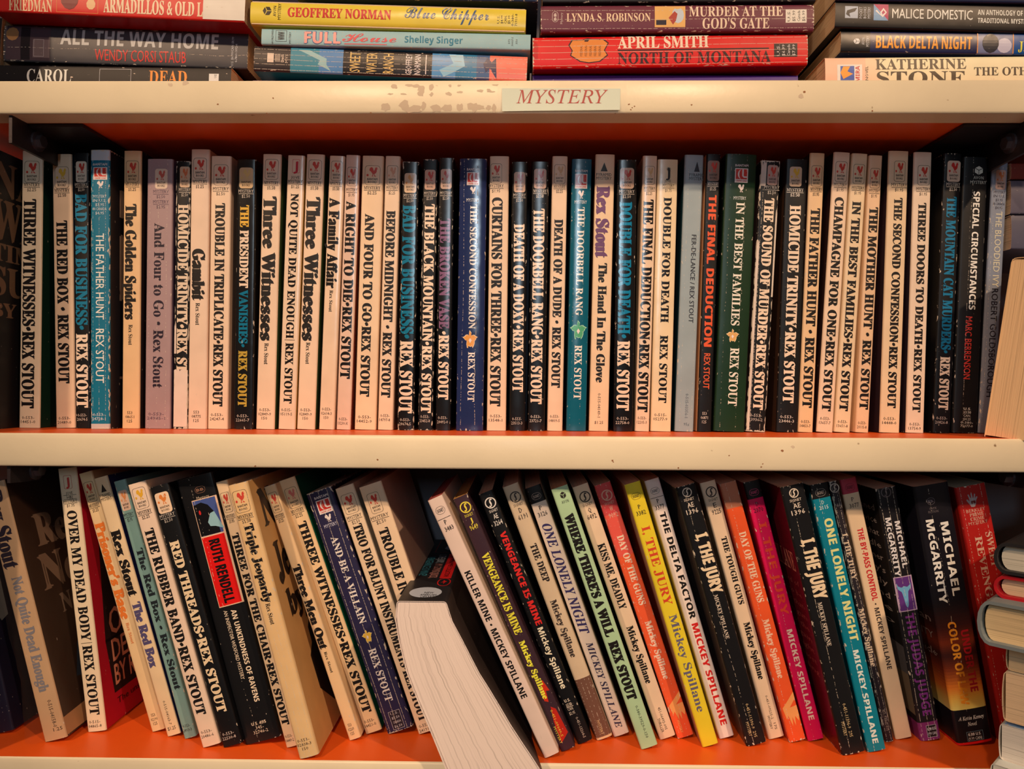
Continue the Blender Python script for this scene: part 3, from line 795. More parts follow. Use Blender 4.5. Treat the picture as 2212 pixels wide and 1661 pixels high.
b.done('black and navy paperback reading BLACK DELTA NIGHT in orange')
b = lie((1782, 123), (2410, 120), (2412, 200), (1782, 206), .026, spine=(234, 212, 160), right=(230, 200, 160), edge=.3, bands=[(1870, (236, 182, 142)), (1900, (236, 196, 150)), (1.0, (234, 212, 160))])
b.rect('publisher_emblem', (230, 222, 214), 1808, 1862, .30, .80); b.rect('publisher_emblem', (58, 86, 156), 1815, 1845, .32, .76, .00006)
b.shape('publisher_emblem', [(0, .8), (.4, .1), (.6, .5), (1, .3), (1, .8), (.5, 1)], (236, 152, 40), 1815, 1845, .58, .34, .00008)
b.across('MIRA', 'S', (200, 44, 40), 1852, 9, .55, .42, name='publisher_emblem'); b.across('A NOVEL', 'r', (60, 44, 40), 1872, 6, .5, .5, name='publisher_emblem')
b.down('KATHERINE', 'B', (70, 54, 34), 1891, 2087, .66, .94, 0, 'author_lettering')
b.down('STONE', 'B', (70, 54, 34), 1893, 2086, .24, .60, 0, 'author_lettering')
b.down('THE OTHER TWIN', 'B', (70, 54, 34), 2104, 2330, .48, .70)
b.done('pale yellow and peach paperback at the bottom of the rightmost flat stack')
# ================================================================== middle shelf: a row of standing paperbacks
MIDROW = 'paperbacks standing on the middle shelf'
PINK = (233, 191, 152); WARMC = (226, 178, 132); INK = (26, 20, 18); TEALB = (12, 108, 130); PALE = (238, 200, 164)
def mid(quad, **k): return Book(quad, shelf=Z_MID, **k)
def q4(*a): return tuple((a[i], a[i + 1]) for i in range(0, 8, 2))     # TL, TR, BR, BL
def std(quad, title, t0, t1, u0, u1, bx, my, price, code, cc, label, spine=PINK, ink=INK, bu=(.14, .86), e=.036, f='r', box=None, rooster=(205, 62, 44),
        small=(52, 38, 32), left=None, right=None, extra=None, author=None, words=True, codeuc=.46, **k):
    """the common spine of this row: rooster box, MYSTERY, price, long title, code"""
    b = mid(quad, spine=spine, left=left, right=right, **k)
    b.bantam(bx[0], bx[1], bu[0], bu[1], rooster, box, (52, 38, 32), words)
    b.mystery(my, price, small, (bu[0] + bu[1]) / 2, .78, f)
    if isinstance(title, str): title = [(title, t0, t1, ink)]
    for (s_, a, c, col) in title:
        b.down(s_, 'B', col, a, c, u0, u1, e, 'title_lettering')
    if author: b.down(author[0], 'B', author[1] if len(author) > 4 else ink, author[2] if len(author) > 4 else author[1], author[3] if len(author) > 4 else author[2], .36, .58, 0, 'author_lettering')
    b.code(code, cc, small, codeuc)
    if extra: extra(b)
    b.done(label, group=MIDROW)
    return b
# --- left end: black book seen from its cover side
M_ = Matrix.Translation((-0.3575, 0.020, Z_MID + .0003)) @ Matrix.Rotation(math.radians(0.6), 4, 'Y')
b = Book(None, matrix=M_, size=(.0215, .178), spine=(26, 22, 22), depth=.108, edge=.3)
for k, (t_, z0, z1, x1) in enumerate((('NAVA', .150, .171, .09), ('WATS', .122, .147, .085), ('TIME', .108, .119, .06), ('SUN', .086, .104, .06), ('BY', .072, .081, .03))):
    b.side('right', t_, 'B', (120, 88, 62), .006, x1, z0, z1, .02)
b.done('black paperback with tan cover lettering at the far left of the middle row', group=MIDROW)

std(q4(48, 323, 92, 325, 86, 922, 39.5, 922), 'THREE WITNESSES•REX STOUT', 428, 880, .14, .72, (346, 393), 397, '$2.25', ('0-553-', '14451-0'), 900,
    'cream THREE WITNESSES paperback, leftmost lit spine of the middle row', right=(20, 52, 36), f='B', spine=(229, 192, 150))
std(q4(112, 333, 154, 333, 163, 924, 120, 924), 'THE RED BOX • REX STOUT', 476, 828, .20, .74, (360, 407), 411, '$2.50', ('0-553-', '20489-0'), 903,
    'cream paperback reading THE RED BOX with a yellow rooster', rooster=(226, 164, 50), f='B', right=(40, 60, 74), spine=(230, 184, 142))
std(q4(157, 330, 194, 330, 194, 924, 165, 924), [('BAD FOR BUSINESS•', 418, 712, TEALB), ('REX STOUT', 720, 880, PALE)], 0, 0, .10, .84, (348, 393), 398, '$2.50', ('0-553-', '20674-5'), 896,
    'black BAD FOR BUSINESS paperback between THE RED BOX and a teal book', spine=BLACK, box=PALE, small=(206, 180, 156), edge=.4)
b = mid(q4(195, 323, 237, 326, 237, 927, 195, 927), spine=(16, 104, 122), right=(40, 34, 36), left=(150, 140, 132), edge=.85, crease=.5, n=3, bands=[(347, (196, 186, 178)), (916, (16, 104, 122)), (1.0, (196, 176, 160))])
b.crimeline(362, 389, .52, .72)
for k, l in enumerate(('MYSTERY', 'IN U.S.', '$3.95', 'IN CANADA', '$4.95')): b.across(l, 'r', (206, 200, 190), 425 + k * 9, 6, .5, .7 if len(l) > 6 else .45)
b.down('THE FATHER HUNT', 'r', (232, 222, 206), 505, 691, .30, .72, .008); b.down('REX STOUT', 'r', (232, 222, 206), 711, 828, .30, .72, .008, 'author_lettering')
b.code(('0-553-', '24728-1'), 896, (206, 200, 190))
b.side('right', 'REX', 'r', (200, 160, 130), .012, .08, .140, .158, .02); b.side('right', 'NERO', 'r', (200, 160, 130), .012, .09, .085, .128, .02); b.side('right', 'THE FATHER', 'r', (190, 150, 120), .012, .09, .022, .034, .01)
b.done('teal paperback with white lettering THE FATHER HUNT and scuffed edges', group=MIDROW)
std(q4(268, 323, 305, 326, 302, 924, 262, 924), [('The Golden Spiders', 439, 689, INK)], 0, 0, .14, .74, (346, 393), 397, '$1.25', ('553', '08651', '125'), 890,
    'tan paperback reading The Golden Spiders', spine=(230, 178, 124), right=(40, 30, 30), f='B', e=.045, author=('Rex Stout', 700, 744))
b = mid(q4(320, 340, 372, 343, 370, 924, 310, 923), spine=(166, 130, 122), right=(120, 90, 104), edge=.3, crease=.35, n=3)
b.bantam(363, 406, .32, .80, (205, 90, 70), (228, 190, 156)); b.mystery(412, '$2.50', (96, 70, 80), .55, .6); b.mystery(434, '$2.95', (96, 70, 80), .55, .6, name='small_lettering#2')
b.down('And Four to Go • Rex Stout', 'B', (40, 28, 40), 480, 836, .32, .70, .012); b.code(('0-553-', '24985-1'), 892, (96, 70, 80))
b.done('dusty lilac paperback in the middle row', group=MIDROW)
std(q4(380, 344.5, 411, 344.5, 406, 922, 373, 922), [('HOMICIDE TRINITY•REX ST', 437, 800, (226, 190, 154))], 0, 0, .22, .90, (356, 401), 406, '$2.50', (), 900,
    'black HOMICIDE TRINITY paperback whose lower spine is torn off white', spine=BLACK, box=(216, 170, 130), rooster=(214, 110, 60), small=(206, 180, 156), edge=1.0, bu=(.3, .98),
    extra=lambda b: (b.ragged('torn_patch', (226, 192, 164), 795, 918, .03, .97), b.ragged('torn_patch', (226, 192, 164), 700, 760, .03, .16, .004)))
std(q4(412, 323, 454, 324, 445, 927, 406, 927), [('Gambit', 538, 650, INK)], 0, 0, .16, .80, (342, 387), 393, '$1.25', ('553', '08775', '125'), 891,
    'cream paperback reading Gambit, taller than its neighbours', spine=(232, 190, 154), f='B', e=.06, author=('Rex Stout', 655, 703), right=(222, 170, 132))
std(q4(455, 337, 501, 338, 491, 927, 449, 926), 'TROUBLE IN TRIPLICATE•REX STOUT', 439, 878, .26, .72, (356, 401), 408, '$2.50', ('0-553-', '24247-4'), 896,
    'cream paperback reading TROUBLE IN TRIPLICATE in the middle row', right=(218, 172, 136))
std(q4(512, 343, 553, 342, 547, 925, 504, 924), [('THE', 441, 489, (226, 168, 60)), ('PRESIDENT', 495, 620, PALE), ('VANISHES•', 624, 748, TEALB), ('REX STOUT', 755, 876, (190, 150, 56))], 0, 0, .22, .66, (360, 405), 411, '$2.50', ('0-553-', '22665-7'), 896,
    'black paperback reading THE PRESIDENT VANISHES in yellow, cream and blue', spine=BLACK, box=(222, 176, 124), rooster=(226, 182, 110), small=(206, 180, 156), edge=.35, rough=.22)
std(q4(569, 331, 607, 333, 594, 926, 551, 925), [('Three Witnesses', 423, 735, INK)], 0, 0, .12, .80, (343, 387), 394, '$1.50', ('0-553-', '02849-9', '150'), 884,
    'cream paperback lettered Three Witnesses, just right of the PRESIDENT VANISHES book', f='B', e=.05, author=('Rex Stout', 740, 786), right=(52, 70, 34))
b = mid(q4(622, 334, 658, 335, 638, 926, 600, 925), spine=(234, 194, 156), right=(206, 156, 70), edge=.2, rough=.2)
b.frame('publisher_emblem', (206, 60, 70), 343, 373, .30, .74, .0002, r=.0008); b.across('J', 'S', (206, 44, 56), 358, 20, .52, .26, .03, name='publisher_emblem')
b.across('JOVE', 'r', INK, 382, 6, .5, .5); b.mystery(391, '$1.25', INK, .5, .85)
b.down('NOT QUITE DEAD ENOUGH', 'B', INK, 417, 730, .28, .72, .022); b.rule(INK, 733, .2, .8, 1, 'author_lettering'); b.down('REX STOUT', 'B', INK, 739, 870, .28, .74, .022, 'author_lettering'); b.code(('0-515-', '05119-5'), 884)
b.done('cream paperback reading NOT QUITE DEAD ENOUGH with a red boxed initial', group=MIDROW)
std(q4(662, 332, 702, 332, 680, 926, 641, 925), [('Three Witnesses', 424, 735, INK)], 0, 0, .12, .84, (344, 387), 394, '$1.50', ('0-553-', '02849-9', '150'), 884,
    'cream paperback lettered Three Witnesses between NOT QUITE DEAD ENOUGH and A Family Affair', f='B', e=.05, author=('Rex Stout', 738, 785), right=(52, 70, 34))
std(q4(714, 335, 743, 335, 724, 926, 686, 925), [('A Family Affair', 425, 621, INK)], 0, 0, .12, .78, (346, 389), 395, '$1.50', ('0-553-', '02614-3', '150'), 882,
    'cream paperback reading A Family Affair', rough=.22, f='B', e=.045, author=('Rex Stout', 625, 672))
std(q4(748, 334, 777, 334, 758, 927, 725, 926), 'A RIGHT TO DIE•REX STOUT', 433, 817, .16, .82, (360, 401), 409, '$1.95', ('0-553-', '13230-X'), 904,
    'pinkish cream paperback reading A RIGHT TO DIE', rough=.22, spine=(228, 182, 150), right=(150, 60, 40))
std(q4(783, 336, 829, 336, 812, 927, 765, 927), 'AND FOUR TO GO•REX STOUT', 461, 856, .22, .64, (357, 399), 405, '$2.25', ('0-553-', '14452-9'), 900,
    'cream paperback reading AND FOUR TO GO in black capitals', f='B', spine=(234, 190, 146), right=(226, 180, 140))
std(q4(833, 336, 865, 337, 849, 928, 815, 927), 'BEFORE MIDNIGHT • REX STOUT', 454, 858, .18, .76, (357, 400), 405, '$2.25', ('0-553-', '14797-8'), 897,
    'cream paperback reading BEFORE MIDNIGHT', rooster=(216, 150, 110), right=(210, 160, 124))
std(q4(870, 349, 905, 349, 895, 928, 857, 928), [('BAD FOR BUSINESS•', 442, 731, TEALB), ('REX STOUT', 735, 892, PALE)], 0, 0, .10, .84, (373.5, 416), 422, '$2.50', ('0-553-', '20674-5'), 906,
    'black BAD FOR BUSINESS paperback beside BEFORE MIDNIGHT', rough=.22, spine=BLACK, box=(222, 180, 140), rooster=(222, 150, 80), small=(206, 180, 156), edge=.75)
std(q4(915, 344.5, 945, 344.5, 936, 929, 901, 929), 'THE BLACK MOUNTAIN•REX STOUT', 441, 892, .20, .84, (367, 410), 418, '$2.50', ('0-553-', '23452-8'), 900,
    'black paperback reading THE BLACK MOUNTAIN in cream', spine=BLACK, ink=PALE, box=(214, 162, 130), small=(206, 180, 156), edge=.8)
std(q4(947, 342, 982, 342, 973, 930, 941, 930), [('THE BROKEN VASE', 473, 711, (130, 84, 108)), ('•REX STOUT', 716, 864, PALE)], 0, 0, .16, .80, (366, 409), 418, '$2.50', ('0-553-', '20492-0'), 903,
    'black paperback reading THE BROKEN VASE in purple', rough=.22, spine=BLACK, box=(222, 176, 144), small=(206, 180, 156), edge=.4)
b = mid(q4(992, 343, 1053, 344, 1043, 931, 985, 930), spine=(32, 42, 78), right=(30, 24, 30), edge=.5, crease=.45, n=2.0, rough=.15)
b.crimeline(373, 401, .50, .45); b.across('MYSTERY', 'r', (220, 206, 196), 433, 7, .5, .46)
b.down('THE SECOND CONFESSION', 'B', (236, 214, 196), 443, 711, .42, .66, .006); b.orchid(714, 754, .48, .56, (232, 152, 70), (240, 196, 150)); b.down('REX STOUT', 'B', (236, 214, 196), 761, 868, .42, .66, .006, 'author_lettering')
b.done('wide navy paperback with an orange orchid on its spine, middle row', group=MIDROW)
std(q4(1058, 338, 1100, 338, 1093, 931, 1051, 930), 'CURTAINS FOR THREE•REX STOUT', 427, 878, .16, .68, (354, 397), 402, '$1.95', ('0-553-', '13548-1'), 899,
    'cream paperback reading CURTAINS FOR THREE', bu=(.05, .64), right=(200, 160, 90), left=(150, 40, 44))
std(q4(1106, 349, 1140, 349, 1135, 930, 1100, 929), 'DEATH OF A DOXY•REX STOUT', 483, 846, .18, .82, (371, 415), 421, '$2.50', ('0-553-', '23513-3'), 904,
    'black paperback reading DEATH OF A DOXY', rough=.22, spine=BLACK, ink=PALE, box=(216, 166, 130), small=(206, 180, 156), edge=.4)
std(q4(1149, 348.5, 1186, 348.5, 1177, 930, 1139, 929), 'THE DOORBELL RANG•REX STOUT', 450, 872, .16, .78, (364, 407), 412, '$2.50', ('0-553-', '23721-7'), 899,
    'black paperback reading THE DOORBELL RANG in cream capitals', rough=.22, spine=BLACK, ink=PALE, box=(216, 166, 136), small=(220, 196, 172), edge=.45, f='B', right=(90, 24, 34))
std(q4(1193, 338, 1227, 338, 1215, 931, 1182, 931), 'DEATH OF A DUDE • REX STOUT', 474, 838, .22, .76, (356, 398), 403, '$2.25', ('0-553-', '14809-5'), 900,
    'cream paperback reading DEATH OF A DUDE', f='B', rooster=(212, 160, 110))
b = mid(q4(1235.5, 343, 1279, 343, 1266, 931, 1223, 929), spine=(8, 86, 100), right=(20, 40, 44), edge=.3, rough=.18, crease=.2)
b.crimeline(375, 407, .48, .62); b.across('MYSTERY', 'r', (220, 206, 196), 436, 7, .48, .62)
b.down('THE DOORBELL RANG', 'B', (236, 218, 200), 447, 681, .34, .68, .008); b.orchid(691, 734, .5, .86, (84, 160, 108), (170, 206, 166)); b.down('REX STOUT', 'B', (236, 218, 200), 745, 862, .34, .70, .008, 'author_lettering')
b.done('teal paperback with a green orchid on its spine', group=MIDROW)
b = mid(q4(1286, 334, 1329, 334.5, 1314, 932, 1272, 931), spine=(234, 190, 146), left=(120, 70, 40), right=(110, 44, 60), edge=.2)
b.pyramid(352, 371, .46, .36); b.down('Rex Stout', 'B', (108, 64, 96), 402, 558, .12, .76, .05, 'author_lettering'); b.down('The Hand In The Glove', 'B', INK, 569, 827, .30, .72, .035)
b.down('0-515-04149-1', 'r', (60, 44, 36), 850, 902, .42, .56, 0, 'code_lettering', res=1); b.across('$1.25', 'r', (60, 44, 36), 913, 6, .5, .45, name='code_lettering')
b.done('cream paperback with a black triangle and purple upper lettering', group=MIDROW)
std(q4(1334, 344.5, 1376, 344.5, 1368, 931, 1324, 930), [('DOUBLE FOR DEATH•', 435, 730, (14, 118, 146)), ('REX STOUT', 735, 886, PALE)], 0, 0, .16, .76, (362, 407), 413, '$2.50', ('0-553-', '22758-0'), 903,
    'black paperback reading DOUBLE FOR DEATH in bright blue', spine=BLACK, box=(220, 172, 136), small=(206, 180, 156), edge=.4, rough=.18)
std(q4(1388.5, 336.6, 1421, 336.6, 1402, 932, 1372, 931), 'THE FINAL DEDUCTION•REX STOUT', 431, 890, .14, .82, (359, 399), 407, '$2.25', ('0-553-', '12205-3'), 903,
    'cream paperback reading THE FINAL DEDUCTION', rooster=(222, 170, 110), rough=.2)
b = mid(q4(1422.5, 344.5, 1464, 344.5, 1451, 932, 1404, 931), spine=(236, 198, 150), right=(40, 30, 34), edge=.15, rough=.22)
b.across('J', 'S', INK, 376, 17, .52, .20, .03, name='publisher_emblem'); b.shape('publisher_emblem', [(.5 + (.5 if k % 2 == 0 else .22) * math.cos(k * math.pi / 9), .5 + (.5 if k % 2 == 0 else .22) * math.sin(k * math.pi / 9)) for k in range(18)], INK, 360, 371, .54, .26)
b.across('JOVE', 'r', INK, 391, 5.5, .5, .3); b.mystery(400.5, '$1.75', (90, 70, 50), .55, .58)
b.down('DOUBLE FOR DEATH', 'B', INK, 426, 697, .34, .72, .02); b.down('REX STOUT', 'B', INK, 724, 870, .34, .72, .02, 'author_lettering'); b.code(('0-515-', '05277-9'), 896)
b.done('cream paperback reading DOUBLE FOR DEATH in black', group=MIDROW)
b = mid(q4(1479, 334, 1521, 335, 1498, 932, 1457.5, 931), spine=(150, 154, 148), left=(28, 60, 66), right=(222, 168, 120), edge=.4, crease=.3, n=1.6)
b.pyramid(349, 371, .66, .3, (50, 46, 50)); b.down('FER-DE-LANCE / REX STOUT', 'r', (40, 40, 46), 507, 697, .52, .76, .012)
b.down('0-515-03356-1', 'r', (90, 96, 100), 850, 902, .50, .66, 0, 'code_lettering', res=1); b.across('95¢', 'r', (90, 96, 100), 916, 6, .6, .3, name='code_lettering')
b.done('pale blue-grey paperback with small thin lettering, middle row', group=MIDROW)
std(q4(1526, 332.6, 1558, 333, 1537, 932, 1506, 932), [], 0, 0, 0, 0, (347, 391), 397, '$1.25', ('553', '06871', '125'), 893,
    'black paperback lettered in orange-red between pale blue and green books', spine=BLACK, left=(226, 172, 126), box=(150, 110, 88), small=(220, 196, 172), edge=.35, f='B', bu=(.1, .92),
    extra=lambda b: (b.down('THE FINAL DEDUCTION', 'S', (228, 84, 42), 421, 749, .26, .78, .03), b.down('REX STOUT', 'r', (216, 84, 46), 763, 840, .30, .72, .025, 'author_lettering')))
b = mid(q4(1570, 335, 1634, 335, 1610.5, 934, 1539, 933), spine=(24, 48, 26), left=(22, 30, 22), right=(30, 34, 28), edge=.3, crease=.3, n=2.0, rough=.34)
b.crimeline(365.6, 396.6, .52, .42); b.across('MYSTERY', 'r', (216, 206, 190), 430, 7, .5, .4)
b.down('IN THE BEST FAMILIES', 'B', (236, 214, 186), 439, 705, .40, .66, .01); b.orchid(712, 742, .47, .42, (222, 160, 90), (236, 196, 146)); b.down('REX STOUT', 'B', (236, 214, 186), 753, 878, .42, .70, .01, 'author_lettering')
b.done('wide dark green paperback in the middle row', group=MIDROW)
b = std(q4(1642, 344.5, 1688, 348, 1652, 931, 1612.5, 931), [('THE SOUND OF MURDER•REX STOUT', 427, 884, PALE)], 0, 0, .30, .78, (356, 399), 404, '$2.50', ('0-553-', '23936-2'), 896,
    'black THE SOUND OF MURDER paperback with white battered edges', spine=BLACK, box=(196, 150, 128), small=(200, 180, 160), edge=1.25, crease=.55, n=2, left=(70, 50, 46), bu=(.36, .90),
    extra=lambda b: (b.ragged('torn_patch', (220, 190, 164), 520, 928, .02, .15, .002, 8), b.ragged('torn_patch', (214, 184, 158), 348, 400, .03, .30, .003, 6), b.ragged('torn_patch', (220, 190, 164), 460, 640, .90, .98, .003, 6)))
std(q4(1698, 343, 1745.6, 344.5, 1723, 933, 1676, 932), 'HOMICIDE TRINITY•REX STOUT', 443, 870, .26, .74, (360, 403), 410, '$2.50', ('0-553-', '23446-3'), 900,
    'black HOMICIDE TRINITY paperback with a yellow rooster, intact spine', spine=BLACK, ink=PALE, box=(216, 174, 136), rooster=(226, 170, 50), small=(222, 200, 176), edge=.3, left=(70, 44, 30), f='B', bu=(.18, .74))
std(q4(1748.5, 330, 1784, 330, 1755, 933, 1725, 932), 'THE FATHER HUNT • REX STOUT', 449, 880, .22, .82, (357, 402), 408, '$1.95', ('0-553-', '14453-7'), 910,
    'cream paperback reading THE FATHER HUNT in black', spine=(232, 182, 130), left=(60, 40, 36), f='B')
std(q4(1801, 329, 1838, 329, 1799, 933, 1764, 933), 'CHAMPAGNE FOR ONE•REX STOUT', 426, 888, .24, .76, (349, 393), 399, '$1.95', ('0-553-', '13657-7'), 904,
    'cream paperback reading CHAMPAGNE FOR ONE', left=(40, 20, 22))
std(q4(1841, 330, 1875, 330, 1837, 932, 1802, 931), 'IN THE BEST FAMILIES•REX STOUT', 433, 886, .22, .74, (353, 396), 404, '$1.95', ('0-553-', '13651-8'), 909,
    'cream paperback reading IN THE BEST FAMILIES in black', spine=(232, 192, 146))
std(q4(1878, 332.6, 1907, 334, 1877, 932, 1847, 931), 'THE MOTHER HUNT • REX STOUT', 445, 882, .22, .84, (361, 404), 410, '$1.95', ('0-553-', '20115-8'), 911,
    'cream paperback reading THE MOTHER HUNT', spine=(230, 180, 134))
std(q4(1917, 325, 1967, 325, 1940.5, 933, 1903, 933), 'THE SECOND CONFESSION•REX STOUT', 426, 880, .34, .74, (346.5, 391), 398, '$1.95', ('0-553-', '14448-0'), 903,
    'cream paperback reading THE SECOND CONFESSION, tallest near the right end', left=(44, 26, 34), bu=(.28, .84), spine=(230, 188, 142))
std(q4(1973.5, 327, 2015, 328, 1995, 934, 1958, 933), 'THREE DOORS TO DEATH•REX STOUT', 437, 889, .32, .74, (356, 399), 407, '$1.95', ('0-553-', '13754-9'), 915,
    'cream paperback reading THREE DOORS TO DEATH', left=(36, 24, 34), bu=(.22, .90), spine=(232, 194, 158))
std(q4(2040, 332, 2078, 331, 2054, 935, 2014, 934.5), [('THE MOUNTAIN CAT MURDERS•', 425, 763, (14, 108, 136)), ('REX STOUT', 770, 885, PALE)], 0, 0, .26, .78, (347, 392.6), 398, '$2.50', ('0-553-', '20826-8'), 903,
    'black paperback reading THE MOUNTAIN CAT MURDERS in blue', spine=BLACK, box=(222, 178, 144), rooster=(206, 44, 34), small=(206, 180, 156), edge=.55, bu=(.2, .94))
b = mid(q4(2080, 337.7, 2137, 337.7, 2110, 933, 2058, 933), spine=(22, 20, 20), edge=.5, crease=.4, n=1.0, r=.0014)
b.avon(357, 376, .62, .36, (214, 196, 170), (22, 20, 20)); b.down('SPECIAL CIRCUMSTANCES', 'S', (236, 220, 200), 412, 667, .44, .70, .01); b.down('MARC BERRENSON', 'r', (214, 62, 50), 682, 817, .34, .60, .012, 'author_lettering')
for k, l in enumerate(('U.S.', '$3.50', 'CAN.', '$4.25', '0-380-', '76077-0')): b.across(l, 'S' if k < 2 else 'r', (214, 200, 180), 881 + k * 7.4, 5.2, .55, .3 if k < 4 else .5, name='code_lettering')
b.done('black paperback reading SPECIAL CIRCUMSTANCES in white, near the right end', group=MIDROW)
b = mid(q4(2144, 340, 2180, 340, 2147, 933, 2114, 931), spine=(128, 126, 130), right=(120, 100, 130), left=(30, 26, 30), edge=.5, crease=.4, n=2)
b.bantam(364, 406, .24, .88, (206, 110, 60), (196, 150, 128))
for k, l in enumerate(('MYSTERY', 'IN U.S.', '$3.95', 'IN CANADA', '$4.95')): b.across(l, 'r', (50, 44, 56), 412 + k * 8.4, 5.6, .52, .72 if len(l) > 6 else .45)
b.down('THE BLOODIED IVY', 'r', (206, 186, 150), 454, 617, .36, .76, .01); b.down('ROBERT GOLDSBOROUGH', 'r', (34, 28, 34), 620, 854, .36, .76, .01, 'author_lettering')
b.done('grey-blue paperback in shade at the right end of the middle row', group=MIDROW)
# --- thick book standing on its fore-edge, page ends towards the room
p0 = at(2186, 541, .004); p1 = at(2134, 930, .004)
ang = math.atan2(p0.x - p1.x, p0.z - p1.z); ln = math.hypot(p0.x - p1.x, p0.z - p1.z)
R_ = Matrix(((1, 0, 0, 0), (0, 0, 1, 0), (0, -1, 0, 0), (0, 0, 0, 1)))
b = Book(None, matrix=Matrix.Translation((p0.x, .004, Z_MID + .0006 + ln * math.cos(ang))) @ Matrix.Rotation(math.radians(-41), 4, 'Z') @ Matrix.Rotation(ang, 4, 'Y') @ R_, size=(.040, .160), depth=ln, spine=(206, 196, 196), left=(196, 186, 190), pages=(232, 178, 122), edge=.5, r=.003)
b.done('thick paperback showing its tan page ends at the right end of the middle shelf')
# --- dim books lying on top of it
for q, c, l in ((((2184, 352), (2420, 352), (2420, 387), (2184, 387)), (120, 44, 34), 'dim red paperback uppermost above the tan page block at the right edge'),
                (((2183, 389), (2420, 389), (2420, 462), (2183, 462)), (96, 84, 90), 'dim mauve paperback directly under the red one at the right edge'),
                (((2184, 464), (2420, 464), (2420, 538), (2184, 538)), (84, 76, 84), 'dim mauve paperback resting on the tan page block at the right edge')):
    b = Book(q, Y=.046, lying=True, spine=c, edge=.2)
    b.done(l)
# ================================================================== bottom shelf: a leaning row
BOTROW = 'paperbacks leaning on the bottom shelf'
def low(quad, **k):
    k.setdefault('shrink_w', 0.0005)
    return Book(quad, shelf=Z_BOT, **k)
def bstd(quad, title, u0, u1, bx, my, price, code, cc, label, spine=CREAM, ink=INK, bu=(.14, .86), e=.036, f='r', box=None, rooster=(205, 62, 44),
         small=(52, 38, 32), author=None, extra=None, **k):
    b = low(quad, spine=spine, **k)
    if bx: b.bantam(bx[0], bx[1], bu[0], bu[1], rooster, box); b.mystery(my, price, small, (bu[0] + bu[1]) / 2, .78, f)
    for (s_, a, c, col) in title: b.down(s_, 'B', col, a, c, u0, u1, e)
    if author: b.down(author[0], 'B', author[3] if len(author) > 3 else ink, author[1], author[2], .36, .58, 0, 'author_lettering')
    b.code(code, cc, small)
    if extra: extra(b)
    b.done(label, group=BOTROW)
    return b
# --- dark navy book at the far left, standing behind the bagged one
b = low(q4(-130, 1060, -84, 1060, 30, 1580, -14, 1586), spine=(28, 24, 38), right=(26, 22, 36), edge=.3)
b.done('dark navy paperback in the shadow at the far left of the bottom row', group=BOTROW)
# --- the bagged book
b = low(q4(-44, 1046, 12, 1040, 143, 1592, 98, 1604), spine=(196, 148, 104), right=(54, 30, 19), edge=.3, pages=(206, 160, 110))
b.down('Rex Stout', 'B', (40, 30, 40), 1060, 1228, .12, .78, .04, 'author_lettering'); b.down('Not Quite Dead Enough', 'B', (128, 116, 112), 1246, 1494, .32, .76, .03)
b.down('0-515-04158-0', 'r', (70, 50, 40), 1512, 1570, .55, .72, 0, 'code_lettering', res=1); b.across('1.25', 'r', (60, 44, 36), 1574, 7, .72, .4, name='code_lettering')
b.side('right', 'Rex', 'B', (132, 96, 72), .016, .062, .118, .138, .03); b.side('right', 'Nero', 'B', (132, 96, 72), .012, .080, .090, .112, .03); b.side('right', 'Not Quite', 'B', (120, 90, 70), .024, .09, .072, .084, .02); b.side('right', 'Enough', 'B', (120, 90, 70), .036, .09, .058, .069, .02)
b.poly('picture_print', [(.022, .030), (.06, .022), (.07, .040), (.05, .056), (.030, .050)], (46, 54, 66), .0001, 'right')
b.poly('picture_print', [(.001, .001), (.10, .001), (.10, .016), (.001, .012)], (170, 118, 74), .0001, 'right')
b.done('tan paperback inside a clear plastic bag, far left of the bottom row', group=BOTROW)
# the bag
m_bag, nt, bs = new_mat('clear_plastic_film')
bs.inputs['Base Color'].default_value = (0.18, 0.15, 0.13, 1); bs.inputs['Roughness'].default_value = 0.12; bs.inputs['Alpha'].default_value = 0.04; bs.inputs['Specular IOR Level'].default_value = 1.0
tn = nt.nodes.new('ShaderNodeTexNoise'); tn.inputs['Scale'].default_value = 60; tn.inputs['Detail'].default_value = 5
tb = nt.nodes.new('ShaderNodeBump'); tb.inputs['Strength'].default_value = 0.9; tb.inputs['Distance'].default_value = 0.004
tcn = nt.nodes.new('ShaderNodeTexCoord'); nt.links.new(tcn.outputs['Object'], tn.inputs['Vector']); nt.links.new(tn.outputs[0], tb.inputs['Height']); nt.links.new(tb.outputs[0], bs.inputs['Normal'])
bag = empty('plastic_bag', b.M)
tag(bag, 'crumpled clear plastic bag wrapped round the leaning tan paperback', 'plastic bag')
rnd = random.Random(3); V = []; Fc = []; nz = 24
prof = [(-.0015, .11), (-.003, .05), (-.004, .010), (-.0045, -.0006), (-.002, -.0018), (b.w * .5, -.0016), (b.w, -.0018), (b.w + .0016, .002), (b.w + .0012, .05), (b.w + .0010, .11)]
for k in range(nz + 1):
    z = .0012 + (b.h * .97) * k / nz
    fl = max(0.0, 1 - z / .045)
    for i, (x, y) in enumerate(prof):
        a = 1 if i < 6 else .3
        V.append((x - (.007 * fl if i in (2, 3, 4) else 0) + rnd.uniform(-.0007, .0003) * a, y + rnd.uniform(-.0006, .0001) * (i < 7), z + rnd.uniform(-.0006, .0006) * (0 < k < nz)))
n = len(prof)
for k in range(nz):
    for i in range(n - 1): Fc.append((k * n + i, k * n + i + 1, (k + 1) * n + i + 1, (k + 1) * n + i))
link('film', mesh('film', V, Fc), bag, [m_bag])
V = [(-.009, -.003, .112), (-.0035, -.003, .114), (-.0005, -.0028, .108), (-.001, -.0028, .083), (-.0055, -.003, .080), (-.008, -.003, .086)]
V += [(x, y + .0002, z) for x, y, z in V]; n = 6
